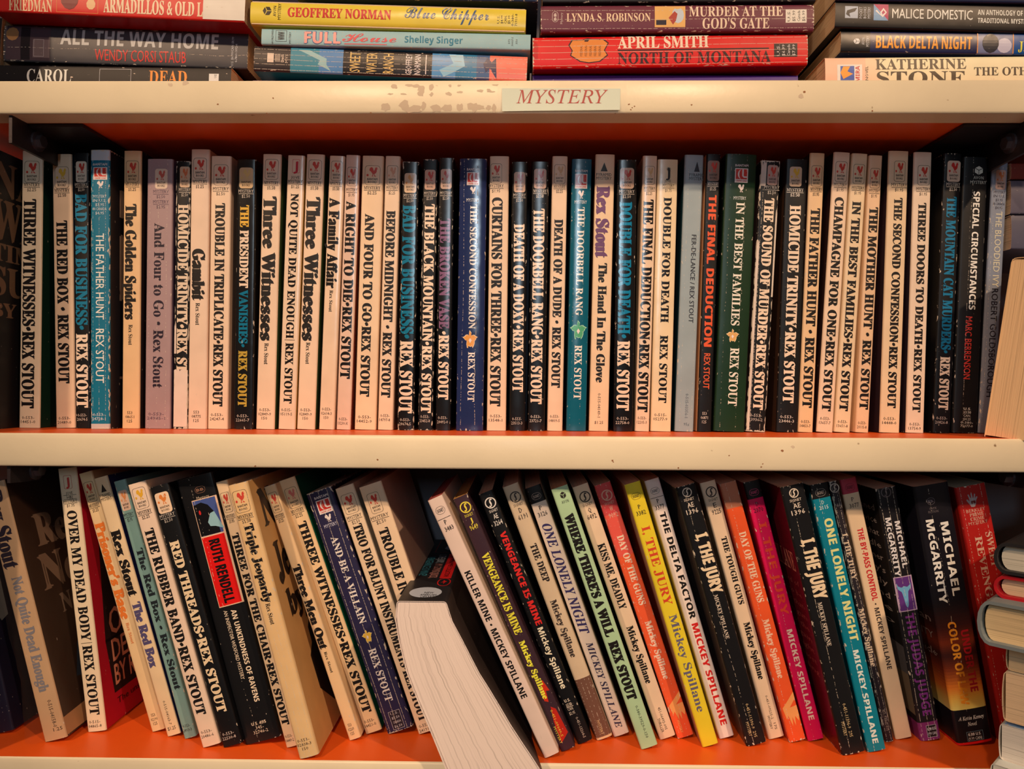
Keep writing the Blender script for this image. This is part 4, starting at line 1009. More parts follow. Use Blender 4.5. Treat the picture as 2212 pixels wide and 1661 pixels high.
link('bag_tape', mesh('bag_tape', V, [tuple(range(n)), tuple(range(2 * n - 1, n - 1, -1))] + [(i, n + i, n + (i + 1) % n, (i + 1) % n) for i in range(n)]), bag, [m_tape])

b = low(q4(123, 1011, 165, 1011, 230, 1577, 188.6, 1582), spine=(232, 196, 152), right=(176, 14, 36), edge=.15)
b.frame('publisher_emblem', (180, 70, 60), 1027, 1056, .26, .70, .0002, r=.0009); b.across('J', 'S', (200, 60, 50), 1041, 18, .48, .2, .04, name='publisher_emblem')
for k, l in enumerate(('JOVE', 'HBJ', 'MYSTERY', '$1.75')): b.across(l, 'r', INK, 1065 + k * 9, 6, .5, (.36, .3, .74, .42)[k])
for k in range(3): b.rule(INK, 1069.5 + k * 9, .16, .86, .8)
b.down('OVER MY DEAD BODY', 'B', INK, 1103, 1384, .26, .76, .02); b.rule(INK, 1389, .2, .8, 1, 'author_lettering'); b.down('REX STOUT', 'B', INK, 1394, 1544, .26, .76, .02, 'author_lettering'); b.code(('0-515-', '04865-8'), 1559)
for t_, x0, x1, z0, z1 in (('A NERO', .020, .098, .104, .130), ('WOLFE', .020, .098, .080, .101), ('OVER MY', .016, .098, .055, .072), ('DEAD BODY', .016, .10, .038, .052), ('BY REX STOUT', .016, .10, .0225, .0355)):
    b.side('right', t_, 'r', (206, 130, 96), x0, x1, z0, z1, .02)
b.poly('picture_print', [(.010, .052), (.103, .052), (.103, .132), (.016, .132)], (30, 16, 18), .00005, 'right')
b.poly('picture_print', [(.014, .018), (.103, .018), (.103, .054), (.010, .054)], (30, 16, 18), .00005, 'right')
b.side('right', 'The unsurpassed master', 'r', (60, 10, 16), .016, .10, .010, .014, .01)
b.done('cream paperback reading OVER MY DEAD BODY with a red front cover', group=BOTROW)
bstd(q4(168, 1025, 199, 1020, 357, 1577, 327, 1582), [("Prisoner's Base", 1130, 1339, (226, 112, 40))], .14, .82, (1043, 1086), 1093, '$1.25', ('553', '02190', '125'), 1546,
     "cream paperback with fat orange lettering Prisoner's Base", spine=(230, 184, 128), e=.05, f='B', author=('Rex Stout', 1347, 1392, (210, 110, 50)))
b = low(q4(201, 1035, 232, 1030, 391, 1586, 360, 1592), spine=(230, 188, 138), right=(44, 44, 84), edge=.35)
b.pyramid(1047, 1064, .5, .4); b.down('Rex Stout', 'B', INK, 1146, 1289, .14, .80, .05, 'author_lettering'); b.down('The Red Box', 'B', (84, 70, 98), 1302, 1443, .2, .8, .05)
b.down('0-515-04163-7', 'r', (60, 44, 36), 1515, 1566, .4, .58, 0, 'code_lettering', res=1); b.across('$1.25', 'r', (60, 44, 36), 1574, 7, .5, .6, name='code_lettering')
b.done('cream paperback with a black triangle and violet title, bottom row', group=BOTROW)
bstd(q4(243, 1041, 272, 1036, 424, 1590, 398, 1597), [('The Red Box • Rex Stout', 1185, 1490, (36, 40, 40))], .34, .86, (1060, 1103), 1112, '$2.95', ('0-553-', '24919-3'), 1568,
     'pale teal paperback squeezed between two cream ones, bottom row', spine=(126, 152, 134), box=(226, 176, 140), rooster=(222, 130, 70), edge=.5, left=(46, 46, 88), e=.03)
bstd(q4(276, 1048, 313, 1039, 478, 1605, 435, 1616), [('THE RUBBER BAND•REX STOUT', 1142, 1544, INK)], .22, .72, (1054, 1099), 1106, '$2.25', ('0-553-', '20486-6'), 1580,
     'cream paperback reading THE RUBBER BAND', spine=(234, 192, 156), rooster=(226, 160, 40), f='B')
bstd(q4(321, 1054, 365, 1043.5, 523, 1604, 482, 1616), [('RED THREADS•REX STOUT', 1168, 1538, (236, 196, 148))], .24, .70, (1064, 1108), 1113, '$2.50', ('0-553-', '22530-8'), 1584,
     'black paperback reading RED THREADS in cream', spine=BLACK, box=(238, 192, 150), small=(206, 180, 156), edge=.4, rooster=(222, 120, 50))
b = low(q4(379, 1041, 459, 1021, 607, 1592, 529, 1610), spine=(22, 20, 20), left=(40, 24, 24), edge=.25, crease=.35, n=1.0, r=.0014, rough=.3)
b.oval(1052, 1066, .58, .28, (150, 100, 74), 'BB'); b.across('Mystery', 'r', (190, 160, 130), 1075, 7, .6, .34, name='publisher_emblem')
b.rect('picture_print', (232, 180, 140), 1077, 1308, .275, .965, .00004); b.rect('picture_print', (70, 82, 130), 1079, 1155, .29, .95, .00006); b.rect('picture_print', (222, 24, 20), 1158, 1306, .29, .95, .00006)
b.shape('picture_print', [(0, 0), (.88, 0), (.86, .42), (.80, .62), (.62, .82), (.36, .92), (0, .88)], (18, 16, 18), 1079, 1155, .60, .62, .00008)
b.shape('picture_print', [(0, .55), (.3, .95), (.6, 1), (1, .1), (.45, .30), (.1, .35)], (146, 176, 172), 1106, 1150, .76, .38, .0001)
b.shape('picture_print', ell(.5, .5, .5, .5, 10), (214, 40, 36), 1104, 1114, .42, .06, .0001)
b.down('RUTH RENDELL', 'S', (26, 16, 16), 1166, 1302, .46, .74, .035, 'author_lettering')
b.down('AN UNKINDNESS OF RAVENS', 'S', (236, 200, 160), 1318, 1516, .56, .70, .01); b.down('AN INSPECTOR WEXFORD MYSTERY', 'r', (220, 186, 150), 1320, 1468, .36, .46, .012, 'subtitle_lettering')
for k, l in enumerate(('U.S. 495', '345-', '32746-2')): b.across(l, 'S' if k == 0 else 'r', (220, 186, 150), 1562 + k * 9, 6.5, .52, (.4, .22, .4)[k], name='code_lettering')
b.done('wide black paperback with a raven picture and red name panel', group=BOTROW)
bstd(q4(465, 1043, 490, 1037, 645, 1609, 617, 1616), [('THREE FOR THE CHAIR•REX STOUT', 1152, 1566, INK)], .20, .78, (1064, 1107), 1115, '$1.95', ('0-553-', '14449-2'), 1590,
     'cream paperback reading THREE FOR THE CHAIR, half hidden', spine=(230, 186, 138), f='B')
b = bstd(q4(488, 1046, 535, 1041, 688, 1626, 646, 1641), [('Triple Jeopardy', 1130, 1300, INK)], .32, .76, (1058, 1105), 1113, '$1.50', ('0-553-', '02838-3', '150'), 1597,
     'battered tan paperback reading Triple Jeopardy, pulled forward of the row', spine=(230, 178, 118), right=(206, 146, 84), e=.04, f='B', author=('Rex Stout', 1302, 1347), edge=.6, crease=.5, n=4, r=.002,
     extra=lambda b: (b.side('right', 'Nero', 'B', (40, 26, 20), .010, .07, .138, .160, .04), b.side('right', 'Jeopardy', 'B', (40, 26, 20), .011, .10, .104, .126, .04), b.side('right', 'by Rex', 'B', (40, 26, 20), .014, .09, .080, .096, .04),
                      b.poly('picture_print', [(.030, .028), (.050, .012), (.085, .016), (.09, .06), (.070, .074), (.052, .068), (.046, .074), (.036, .066), (.036, .056), (.028, .05)], (32, 22, 18), .0001, 'right'),
                      b.poly('picture_print', [(.038, .072), (.054, .074), (.052, .084), (.040, .084)], (32, 22, 18), .0001, 'right')))
bstd(q4(568, 1042, 596, 1036, 780, 1582, 754, 1590), [('Three Men Out', 1210, 1392, INK)], .16, .80, (1054, 1097), 1104, '$1.25', ('553', '02269', '125'), 1556,
     'cream paperback reading Three Men Out with peeling spine', Y=.026, spine=(230, 180, 126), e=.05, f='B', author=('Rex Stout', 1398, 1443), edge=.6, crease=.4, n=1.3)
bstd(q4(601.5, 1037, 636, 1031, 827, 1573, 788, 1587), [('THREE WITNESSES•REX STOUT', 1126, 1538, INK)], .28, .78, (1053, 1096), 1102, '$2.25', ('0-553-', '14451-0'), 1556,
     'cream THREE WITNESSES paperback with a green edge, bottom row', spine=(232, 184, 130), right=(22, 92, 60), f='B', rooster=(214, 110, 90))
b = low(q4(659, 1064, 717, 1053, 893, 1566, 836, 1587), spine=(40, 34, 60), right=(30, 26, 40), edge=1.0, crease=.8, n=3, r=.0016)
b.crimeline(1078, 1107, .52, .52); b.across('MYSTERY', 'r', (206, 190, 190), 1133, 7, .52, .5)
b.down('AND BE A VILLAIN', 'B', (230, 206, 184), 1158, 1345, .36, .62, .005); b.orchid(1359, 1388, .48, .40, (232, 176, 56), (236, 200, 130)); b.down('REX STOUT', 'B', (230, 206, 184), 1400, 1513, .34, .62, .006, 'author_lettering')
b.rect('price_lettering', (40, 34, 40), 1534, 1572, .28, .72, .00006); b.frame('price_lettering', (200, 180, 170), 1534, 1572, .28, .72, .0002)
for k, l in enumerate(('U.S.', '$5.50', 'CANADA', '$6.50')): b.across(l, 'r', (210, 190, 180), 1539 + k * 9, 5, .5, .3, name='price_lettering')
b.done('scuffed navy paperback with a yellow orchid, bottom row', group=BOTROW)
bstd(q4(722.5, 1058, 763.5, 1043.5, 944, 1573, 904, 1587), [('TRIO FOR BLUNT INSTRUMENTS•REX STOUT', 1132, 1556, INK)], .28, .74, (1067, 1109), 1116, '$2.50', ('0-553-', '24191-5'), 1566,
     'cream paperback reading TRIO FOR BLUNT INSTRUMENTS', spine=(232, 190, 146), left=(30, 24, 24), edge=.4)
bstd(q4(774, 1054, 824, 1037, 1004, 1576, 956, 1594), [('TROUBLE IN TRIPLICATE•REX STOUT', 1140, 1566, INK)], .24, .64, (1064, 1107), 1115, '$2.50', ('0-553-', '24247-4'), 1572,
     'cream paperback reading TROUBLE IN, half covered by the thick page block', spine=(232, 188, 144), right=(206, 160, 130), left=(34, 26, 26), bu=(.2, .72))
# --- thick book standing on its fore-edge, spine upward, its pages sagging to the right
Yf = -0.013
pa = at(857, 1298, Yf); pb = at(963, 1284, Yf)
thick = math.hypot(pb.x - pa.x, pb.z - pa.z); mpp = (Yf + DIST) / F
SH = [(0, 0, 1.0), (.010, -.001, 1.14), (.022, .001, 1.30), (.040, .0055, 1.47), (.054, .0108, 1.60), (.072, .0186, 1.70), (.097, .0289, 1.94), (.13, .040, 2.1)]
def sag(x, y, z):
    """front end fanned out and sagging, rear end still tight"""
    q = max(0.0, 1 - z / .045)
    for (a, s0, w0), (c, s1, w1) in zip(SH, SH[1:]):
        if y <= c:
            k = max(0.0, (y - a) / (c - a)); sh = s0 + (s1 - s0) * k; wd = w0 + (w1 - w0) * k
            rw = 1 + (wd - 1) * .15; rs = sh + (wd - rw) * thick * .72
            return (x * (wd * q + rw * (1 - q)) + sh * q + rs * (1 - q), y)
    return (x, y)
tilt = math.atan2(pb.z - pa.z, pb.x - pa.x)
dep = pa.z - Z_BOT - .0006
b = Book(None, matrix=Matrix.Translation((pa.x, Yf, pa.z)) @ R_, size=(thick, .168), depth=dep, spine=(34, 30, 30), left=(40, 34, 34), right=(58, 44, 38), pages=(236, 202, 176), edge=.25, r=.0016, bend=sag, rough=.45, bands=[(1 - .045 / .168, (34, 30, 30)), (1 - .02 / .168, (34, 30, 30)), (1.0, (34, 30, 30))])
W_, H_ = b.w, b.h
def T(z): return 1 - z / H_
b.rect('title_panel', (206, 30, 28), T(.118), T(.050), .66, .92)
b.down('THE MIKE HAMMER COLLECTION', 'r', (40, 16, 16), T(.114), T(.054), .74, .85, .01, 'subtitle_lettering')
b.down('I, THE JURY,', 'r', (190, 184, 176), T(.114), T(.090), .42, .60, .02, 'title_lettering'); b.down('MY GUN IS QUICK,', 'r', (206, 130, 112), T(.088), T(.050), .42, .60, .02, 'title_lettering')
b.down('VENGEANCE IS MINE!', 'r', (70, 146, 150), T(.108), T(.056), .16, .34, .02, 'title_lettering')
o_ = ell(.80 * W_, .041, .15 * W_, .009, 24); v_, t_ = ring(o_, shrink(o_, .0007)); b.put('title_panel', v_, t_, (206, 30, 28), .00007)
b.shape('title_panel', [(0, .3), (.4, .5), (.5, 0), (.7, .5), (1, .6), (.6, .8), (.4, 1), (.3, .6)], (206, 30, 28), T(.046), T(.036), .80, .14)
b.poly('publisher_emblem', ell(.50 * W_, .018, .34 * W_, .011, 24), (176, 172, 172), .00006)
b.across('NEW', 'r', (60, 54, 54), T(.017), .020, .58, .2, .02, name='publisher_emblem'); b.across('AMERICAN', 'r', (60, 54, 54), T(.0125), .020, .58, .34, .02, name='publisher_emblem'); b.across('LIBRARY', 'r', (60, 54, 54), T(.0085), .018, .58, .28, .02, name='publisher_emblem')
b.frame('picture_print', (196, 30, 30), T(.166), T(.122), .26, 1.2, .0003)
b.shape('picture_print', [(0, .3), (.4, .1), (1, .4), (.8, .9), (.5, .7), (.3, 1), (.1, .7)], (150, 140, 140), T(.150), T(.128), .62, .3)
b.done('very thick paperback on its fore-edge, pages sagging towards the viewer, black spine up')
# --- right half
def circ(b, c0, rgb, l1, l2, u=.55, wf=.6, hh=23, f='r', ink=None):
    b.signet(c0, c0 + hh, u, wf, rgb)
    b.across(l1, f, ink or rgb, c0 + hh + 17, 10, u, .12 * len(l1) + .08, .012); b.across(l2, f, ink or rgb, c0 + hh + 31, 10, u, .58, .012)
MK = 'Mickey Spillane'
b = low(q4(921, 1087, 957, 1067, 1206, 1627, 1178, 1639), spine=(226, 188, 162), pages=(158, 62, 52), left=(170, 130, 108), edge=.2)
b.oval(1096, 1112, .5, .62, (50, 40, 36)); b.rule((50, 40, 36), 1121, .06, .95, 1); b.across('P', 'r', INK, 1129, 9, .5, .16, .012); b.across('3483', 'r', INK, 1142, 9, .55, .58, .012)
b.down('KILLER MINE • MICKEY SPILLANE', 'S', INK, 1236, 1509, .24, .64, .012)
b.done('pinkish white paperback reading KILLER MINE with dark red page tops', group=BOTROW)
b = low(q4(979, 1080, 1009, 1065, 1243.5, 1611, 1211.5, 1625), spine=(58, 34, 40), left=(206, 160, 56), pages=(190, 132, 60), edge=.35)
circ(b, 1084, (228, 196, 60), 'J', '9649')
b.down('VENGEANCE IS MINE', 'B', (228, 206, 56), 1195, 1369, .26, .76, .03); b.down(MK, 'B', (232, 214, 60), 1384, 1509, .28, .66, .030, 'author_lettering')
b.shape('picture_print', [(0, .1), (.4, 0), (.6, .5), (1, .45), (.7, 1), (.2, .7)], (196, 44, 22), 1470, 1515, .6, .6); b.shape('picture_print', [(0, 0), (1, .2), (.8, .9), (.4, 1), (.1, .6)], (184, 36, 22), 1525, 1600, .6, .66)
b.down('0-451-09649-5', 'r', (226, 190, 60), 1533, 1590, .40, .56, 0, 'code_lettering', res=1); b.down('MYSTERY', 'r', (226, 190, 60), 1570, 1606, .16, .32, 0, 'code_lettering', res=1)
b.done('dark plum paperback with yellow lettering and a yellow back', group=BOTROW)
b = low(q4(1033, 1072, 1064, 1057, 1280, 1599, 1247.6, 1609), spine=BLACK, edge=.45)
circ(b, 1076, (228, 206, 184), 'AE', '3264')
b.down('VENGEANCE IS MINE', 'S', (218, 40, 34), 1150, 1351, .36, .78, .025); b.down(MK, 'S', (236, 210, 170), 1357, 1488, .34, .72, .012, 'author_lettering')
for k, l in enumerate(('U.S.', '$2.50', 'CAN.', '$2.95')): b.across(l, 'S' if k < 2 else 'r', (220, 190, 160), 1514 + k * 9, 6, .42, .4, name='price_lettering')
b.rule((220, 190, 160), 1527.5, .2, .68, 1, 'price_lettering'); b.down('0-451-13264-5', 'r', (190, 164, 140), 1550, 1594, .5, .68, 0, 'code_lettering', res=1)
b.done('black paperback reading VENGEANCE IS MINE in red', group=BOTROW)
b = low(q4(1084, 1054, 1120, 1041.5, 1323, 1588, 1289, 1601), spine=(212, 176, 136), left=(44, 36, 34), edge=.5, crease=.45, n=4, r=.0016, bands=[(1465, (212, 176, 136)), (1590, (112, 72, 54)), (1.0, (222, 170, 118))])
circ(b, 1062, (60, 46, 40), 'D', '6191')
b.down('THE DEEP', 'B', (40, 30, 26), 1175, 1257, .34, .74, .03); b.down(MK, 'B', (56, 42, 36), 1296, 1419, .30, .68, .028, 'author_lettering'); b.down('MYSTERY', 'r', (206, 160, 110), 1556, 1586, .40, .56, .01, 'code_lettering', res=1)
b.done('worn beige paperback reading THE DEEP with brown crackled foot', group=BOTROW)
b = low(q4(1134, 1058, 1168, 1045, 1360, 1583, 1325.5, 1593), spine=(240, 206, 176), left=(200, 160, 100), edge=.3, bands=[(1086, BLACK), (1.0, (240, 206, 176))])
b.oval(1066, 1080, .5, .6, (190, 156, 130)); b.across('P', 'r', INK, 1098, 9, .5, .18, .012); b.across('3126', 'r', INK, 1111, 9, .5, .6, .012)
b.down('ONE LONELY NIGHT', 'I', (62, 50, 92), 1132, 1371, .20, .76, .016); b.down('MICKEY SPILLANE', 'I', (60, 50, 70), 1388, 1572, .32, .72, .008, 'author_lettering')
b.done('white paperback with violet italic capitals and a black top', group=BOTROW)
b = low(q4(1190, 1062, 1226, 1046, 1422, 1611, 1384, 1620), spine=(174, 192, 140), left=(176, 160, 96), edge=.2, pages=(206, 160, 110))
b.avon(1064, 1079, .55, .36, (46, 38, 30), (174, 192, 140), ('AVON',))
b.down("WHERE THERE'S A WILL  REX STOUT", 'B', (28, 22, 18), 1112, 1513, .22, .74, .06); b.down('0-380-39529-0-150', 'r', (60, 60, 46), 1526, 1595, .48, .64, 0, 'code_lettering', res=1)
b.done('pale green paperback in the bottom row', group=BOTROW)
b = low(q4(1235, 1056, 1271, 1041, 1459, 1588, 1426, 1599), spine=(230, 186, 146), left=(44, 34, 32), edge=.25)
circ(b, 1062, (56, 42, 36), 'Q', '6492'); b.down('KISS ME, DEADLY', 'B', INK, 1175, 1316, .30, .74, .03); b.down(MK, 'B', INK, 1353, 1476, .32, .72, .030, 'author_lettering')
b.down('451-06492-095', 'r', (70, 50, 40), 1528, 1576, .50, .66, 0, 'code_lettering', res=1); b.down('THRILLER', 'r', (70, 50, 40), 1552, 1582, .26, .42, 0, 'code_lettering', res=1)
b.done('cream paperback reading KISS ME, DEADLY', group=BOTROW)
ORG = (236, 86, 44)
def hands(b, c0, c1):
    b.shape('picture_print', [(0, .62), (1, .98), (1, .80), (.5, .60), (1, .62), (1, .36), (.9, .2), (.7, .35), (.6, .1), (.5, .35), (.4, .1), (.25, .4), (.1, .3)], (238, 150, 80), c0, c1, .55, .85)
b = low(q4(1282.5, 1052, 1319, 1037, 1498, 1585, 1464, 1597), spine=ORG, left=(120, 44, 34), edge=.5, crease=.3, bands=[(1110, (206, 66, 62)), (1200, (230, 84, 66)), (1.0, ORG)])
circ(b, 1058, (222, 160, 130), 'W', '9092'); b.down('DAY OF THE GUNS', 'B', (240, 196, 160), 1156, 1306, .34, .74, .02); b.down(MK, 'B', (240, 190, 156), 1341, 1466, .32, .70, .028, 'author_lettering'); hands(b, 1496, 1560)
b.down('MYSTERY', 'r', (238, 160, 90), 1556, 1582, .3, .46, .01, 'code_lettering', res=1)
b.done('coral red DAY OF THE GUNS paperback beside KISS ME, DEADLY', group=BOTROW)
b = low(q4(1348, 1048, 1383, 1036.6, 1552.5, 1603, 1517, 1615), spine=(232, 194, 40), left=(184, 140, 110), edge=.35)
b.oval(1064, 1078, .5, .6, (70, 56, 36)); b.across('P', 'r', (70, 56, 30), 1094, 9, .5, .16, .012); b.across('3382', 'r', (70, 56, 30), 1107, 9, .5, .6, .012)
b.down('I, THE JURY', 'B', (214, 66, 36), 1136, 1306, .26, .76, .006); b.down(MK, 'B', (104, 92, 104), 1327, 1536, .32, .78, .006, 'author_lettering')
b.done('yellow paperback with red title, bottom row', group=BOTROW)
b = low(q4(1391, 1041.5, 1424, 1031, 1586.5, 1589, 1554, 1597), spine=(236, 204, 182), edge=.2)
b.oval(1054, 1068, .5, .6, (70, 56, 50)); b.rule((70, 56, 50), 1075, .06, .95, 1); b.across('P', 'r', INK, 1083, 9, .5, .16, .012); b.across('3377', 'r', INK, 1096, 9, .5, .6, .012)
b.down('THE DELTA FACTOR', 'S', INK, 1107, 1337, .36, .76, .02); b.down('MICKEY SPILLANE', 'S', (206, 34, 30), 1347, 1566, .34, .76, .02, 'author_lettering')
b.done('white paperback reading THE DELTA FACTOR', group=BOTROW)
def jury(q, label, c, t0, t1, a0, a1, left):
    b = low(q, spine=(24, 22, 22), left=left, edge=.6, crease=.5, n=1.0, r=.0015, rough=.32)
    circ(b, c, (226, 196, 166), 'AE', '1396', .5, .5, 20)
    b.down('I, THE JURY', 'S', (236, 198, 152), t0, t1, .34, .90, .045); b.down('MICKEY SPILLANE', 'B', (216, 186, 156), a0, a1, .42, .60, .004, 'author_lettering')
    b.down('0-451-11396-9  295', 'r', (216, 176, 120), 1520, 1592, .48, .62, 0, 'code_lettering', res=1); b.down('MYSTERY', 'r', (216, 176, 120), 1560, 1590, .26, .40, 0, 'code_lettering', res=1)
    return b
b = jury(q4(1459.5, 1056, 1500, 1041.5, 1659, 1602, 1610, 1613.5), '', 1054, 1152, 1281, 1285, 1380, (70, 54, 48)); b.done('black I, THE JURY paperback beside THE DELTA FACTOR', group=BOTROW)
b = low(q4(1511, 1048, 1545.5, 1031, 1694, 1587, 1661, 1598), spine=(230, 188, 146), edge=.2)
circ(b, 1050, (60, 46, 40), 'E', '9225'); b.down('THE TOUGH GUYS', 'B', INK, 1158, 1304, .40, .74, .025); b.down(MK, 'B', INK, 1343, 1466, .36, .74, .030, 'author_lettering')
b.down('0-451-09225-2', 'r', (70, 50, 40), 1501, 1552, .48, .62, 0, 'code_lettering', res=1); b.down('MYSTERY', 'r', (70, 50, 40), 1546, 1574, .28, .42, 0, 'code_lettering', res=1); b.down('175', 'r', (70, 50, 40), 1560, 1574, .54, .68, 0, 'code_lettering', res=1)
b.done('cream paperback reading THE TOUGH GUYS', group=BOTROW)
b = low(q4(1554, 1048, 1591, 1035, 1741, 1594, 1705.5, 1605), spine=(232, 82, 36), left=(190, 60, 40), edge=.6, crease=.5, n=1.2, bands=[(1096, (190, 110, 76)), (1.0, (232, 82, 36))])
b.down('DAY OF THE GUNS', 'B', (240, 190, 150), 1148, 1300, .34, .74, .02); b.down(MK, 'B', (240, 180, 140), 1337, 1464, .34, .70, .028, 'author_lettering'); hands(b, 1496, 1575)
b.done('orange DAY OF THE GUNS paperback beside a magenta one', group=BOTROW)
b = low(q4(1605, 1046, 1640, 1031, 1780.5, 1592, 1746, 1602), spine=(214, 18, 72), left=(150, 14, 50), edge=.5, crease=.35, n=1.0, bands=[(1076, BLACK), (1.0, (214, 18, 72))])
b.oval(1056, 1070, .5, .6, (200, 70, 100)); b.across('D', 'r', (80, 20, 40), 1088, 9, .5, .16, .012); b.across('2070', 'r', (80, 20, 40), 1101, 9, .5, .6, .012)
b.down('I, THE JURY', 'S', (226, 66, 40), 1128, 1328, .30, .76, .004); b.down('MICKEY SPILLANE', 'S', (240, 196, 166), 1359, 1554, .36, .70, .012, 'author_lettering')
b.done('magenta paperback with orange-red title', group=BOTROW)
b = jury(q4(1685, 1058, 1736, 1039, 1870, 1623, 1819, 1633), '', 1056, 1164, 1294, 1302, 1396, (92, 14, 28))
b.side('left', 'MICKEY SPILLANE', 'B', (196, 120, 100), .020, .099, .112, .124, .01)
for k in range(9): b.side('left', ('and a word of', 'the case to be', 'or better than', 'his own gun', 'legend of the', 'town again', 'in the night', 'with a most', 'compelling')[k], 'r', (150, 70, 66), .040, .098, .102 - k * .007, .1055 - k * .007, 0, res=1)
b.done('black I, THE JURY paperback beside a turquoise one', group=BOTROW)
b = low(q4(1748, 1052, 1788, 1033, 1914, 1613, 1875, 1626), spine=(10, 116, 126), left=(16, 100, 116), edge=.6, crease=.5, n=1.0, bands=[(1074, BLACK), (1.0, (10, 116, 126))])
b.oval(1054, 1070, .5, .56, (150, 130, 116)); b.across('D', 'r', (200, 200, 180), 1083, 8, .5, .14, .012); b.across('2115', 'r', (210, 206, 190), 1094, 8, .5, .5, .012)
b.down('ONE LONELY NIGHT', 'S', (226, 210, 130), 1117, 1382, .36, .80, .02); b.down('MICKEY SPILLANE', 'S', (224, 216, 200), 1402, 1603, .36, .66, .016, 'author_lettering')
b.done('turquoise paperback in the bottom row', group=BOTROW)
b = low(q4(1790, 1041.5, 1809, 1033, 1931, 1595, 1914, 1604), spine=(46, 36, 38), edge=.9, crease=.6, n=2)
b.signet(1042, 1062, .5, .8, (190, 160, 136), False); b.across('446', 'r', (180, 150, 130), 1088, 8, .6, .7)
b.down('I, THE JURY', 'B', (230, 190, 150), 1150, 1250, .2, .8, .02); b.down(MK, 'B', (230, 190, 150), 1312, 1437, .2, .8, .02, 'author_lettering'); b.down('451-T4446-075', 'r', (190, 160, 130), 1530, 1576, .35, .65, 0, 'code_lettering', res=1)
b.done('thin dark worn paperback between turquoise and cream ones', group=BOTROW)
b = low(q4(1814, 1041.5, 1849.5, 1025, 1971, 1589, 1935.5, 1598), spine=(230, 186, 140), edge=.2, bands=[(1065, (176, 50, 62)), (1.0, (230, 186, 140))])
b.oval(1044, 1060, .5, .56, (110, 30, 40)); b.across('P', 'r', (110, 84, 70), 1078, 9, .5, .16, .012); b.across('3077', 'r', (90, 66, 56), 1091, 9, .52, .58, .012)
b.down('THE BY-PASS CONTROL', 'S', (206, 44, 44), 1140, 1296, .38, .72, .02); b.down('• MICKEY SPILLANE', 'S', (60, 46, 40), 1302, 1445, .38, .66, .004, 'author_lettering')
b.done('cream paperback with a dark red top and title THE BY-PASS CONTROL', group=BOTROW)
b = low(q4(1894, 1058, 1934, 1043, 2036, 1588, 1988, 1602), spine=(26, 22, 24), left=(30, 26, 26), edge=.55, crease=.7, n=3, r=.0016, bands=[(1556, (26, 22, 24), (30, 26, 26)), (1.0, (124, 42, 90), (124, 42, 90))])
b.signet(1050, 1072, .45, .4, (96, 80, 74), False)
b.down('MICHAEL', 'S', (226, 206, 190), 1121, 1222, .60, .86, .012, 'author_lettering'); b.down('McGARRITY', 'S', (226, 206, 190), 1117, 1244, .18, .44, .012, 'author_lettering')
b.rect('picture_print', (190, 150, 160), 1242, 1317, .05, .96, .00005); b.rect('picture_print', (96, 48, 110), 1244, 1315, .08, .93, .00007); b.shape('picture_print', SKULL, (110, 160, 180), 1250, 1310, .5, .72, .0001)
b.down('THE JUDAS JUDGE', 'S', (120, 44, 110), 1322, 1542, .30, .72, .015)
b.rect('price_lettering', (30, 24, 26), 1562, 1588, .34, .84, .00006); b.frame('price_lettering', (200, 180, 176), 1562, 1588, .34, .84, .0002); b.across('6.99 U.S.', 'S', (220, 204, 196), 1570, 6, .59, .4, name='price_lettering'); b.across('(9.99 CAN)', 'r', (220, 204, 196), 1580, 6, .59, .42, name='price_lettering')
b.poly('picture_print', [(.045, .016), (.104, .016), (.104, .042), (.045, .040)], (120, 100, 78), .0001, 'left'); b.poly('picture_print', [(.045, .040), (.104, .042), (.104, .060), (.045, .062)], (90, 82, 80), .0001, 'left')
for k in range(10): b.side('left', ('has opened', 'the service', 'at least that', 'a middle', 'the owner', "Kerney's", 'quickly', 'around', 'here', 'also')[k], 'r', (170, 150, 140), .050, .098, .146 - k * .0082, .1500 - k * .0082, 0, res=1)
b.done('black paperback with a purple foot and a blue skull on a purple square', group=BOTROW)
b = low(q4(1976, 1054, 2046.5, 1036.6, 2150, 1598, 2066, 1612), spine=(26, 22, 26), left=(34, 26, 28), right=(34, 26, 28), edge=.25, crease=.3, n=1.0, r=.002, rough=.3,
        bands=[(1300, (26, 22, 26), (30, 26, 34))] + blend([(1300, (26, 22, 26), (30, 26, 30)), (1352, (64, 26, 24), (60, 28, 24)), (1385, (124, 44, 22), (116, 42, 24)), (1412, (58, 24, 20), (56, 26, 22)), (1440, (120, 44, 22), (110, 40, 24)), (1482, (226, 116, 36), (196, 92, 34)), (1506, (232, 168, 66), (206, 150, 70)), (1530, (228, 196, 100), (210, 180, 106))], 6) + [(1600, (20, 18, 22), (26, 22, 26)), (1.0, (206, 22, 24), (206, 22, 24))])
b.oval(1075, 1090, .40, .22, (130, 110, 106), 'B'); b.across('ONYX', 'r', (110, 94, 90), 1098, 5, .42, .2, name='publisher_emblem'); b.across('FICTION', 'r', (110, 94, 90), 1105, 5, .42, .28, name='publisher_emblem')
b.down('MICHAEL', 'S', (236, 222, 206), 1126, 1285, .56, .78, .012, 'author_lettering'); b.down('McGARRITY', 'S', (236, 222, 206), 1123, 1304, .17, .38, .012, 'author_lettering')
b.down('COLOR OF LAW', 'S', (236, 140, 36), 1343, 1522, .28, .50, .018); b.down('UNDER THE', 'S', (176, 28, 34), 1359, 1492, .60, .82, .018)
b.across('A Kevin Kerney', 'i', (222, 206, 190), 1549, 8, .48, .72, .01, name='subtitle_lettering'); b.across('Novel', 'i', (222, 206, 190), 1562, 8, .48, .26, .01, name='subtitle_lettering')
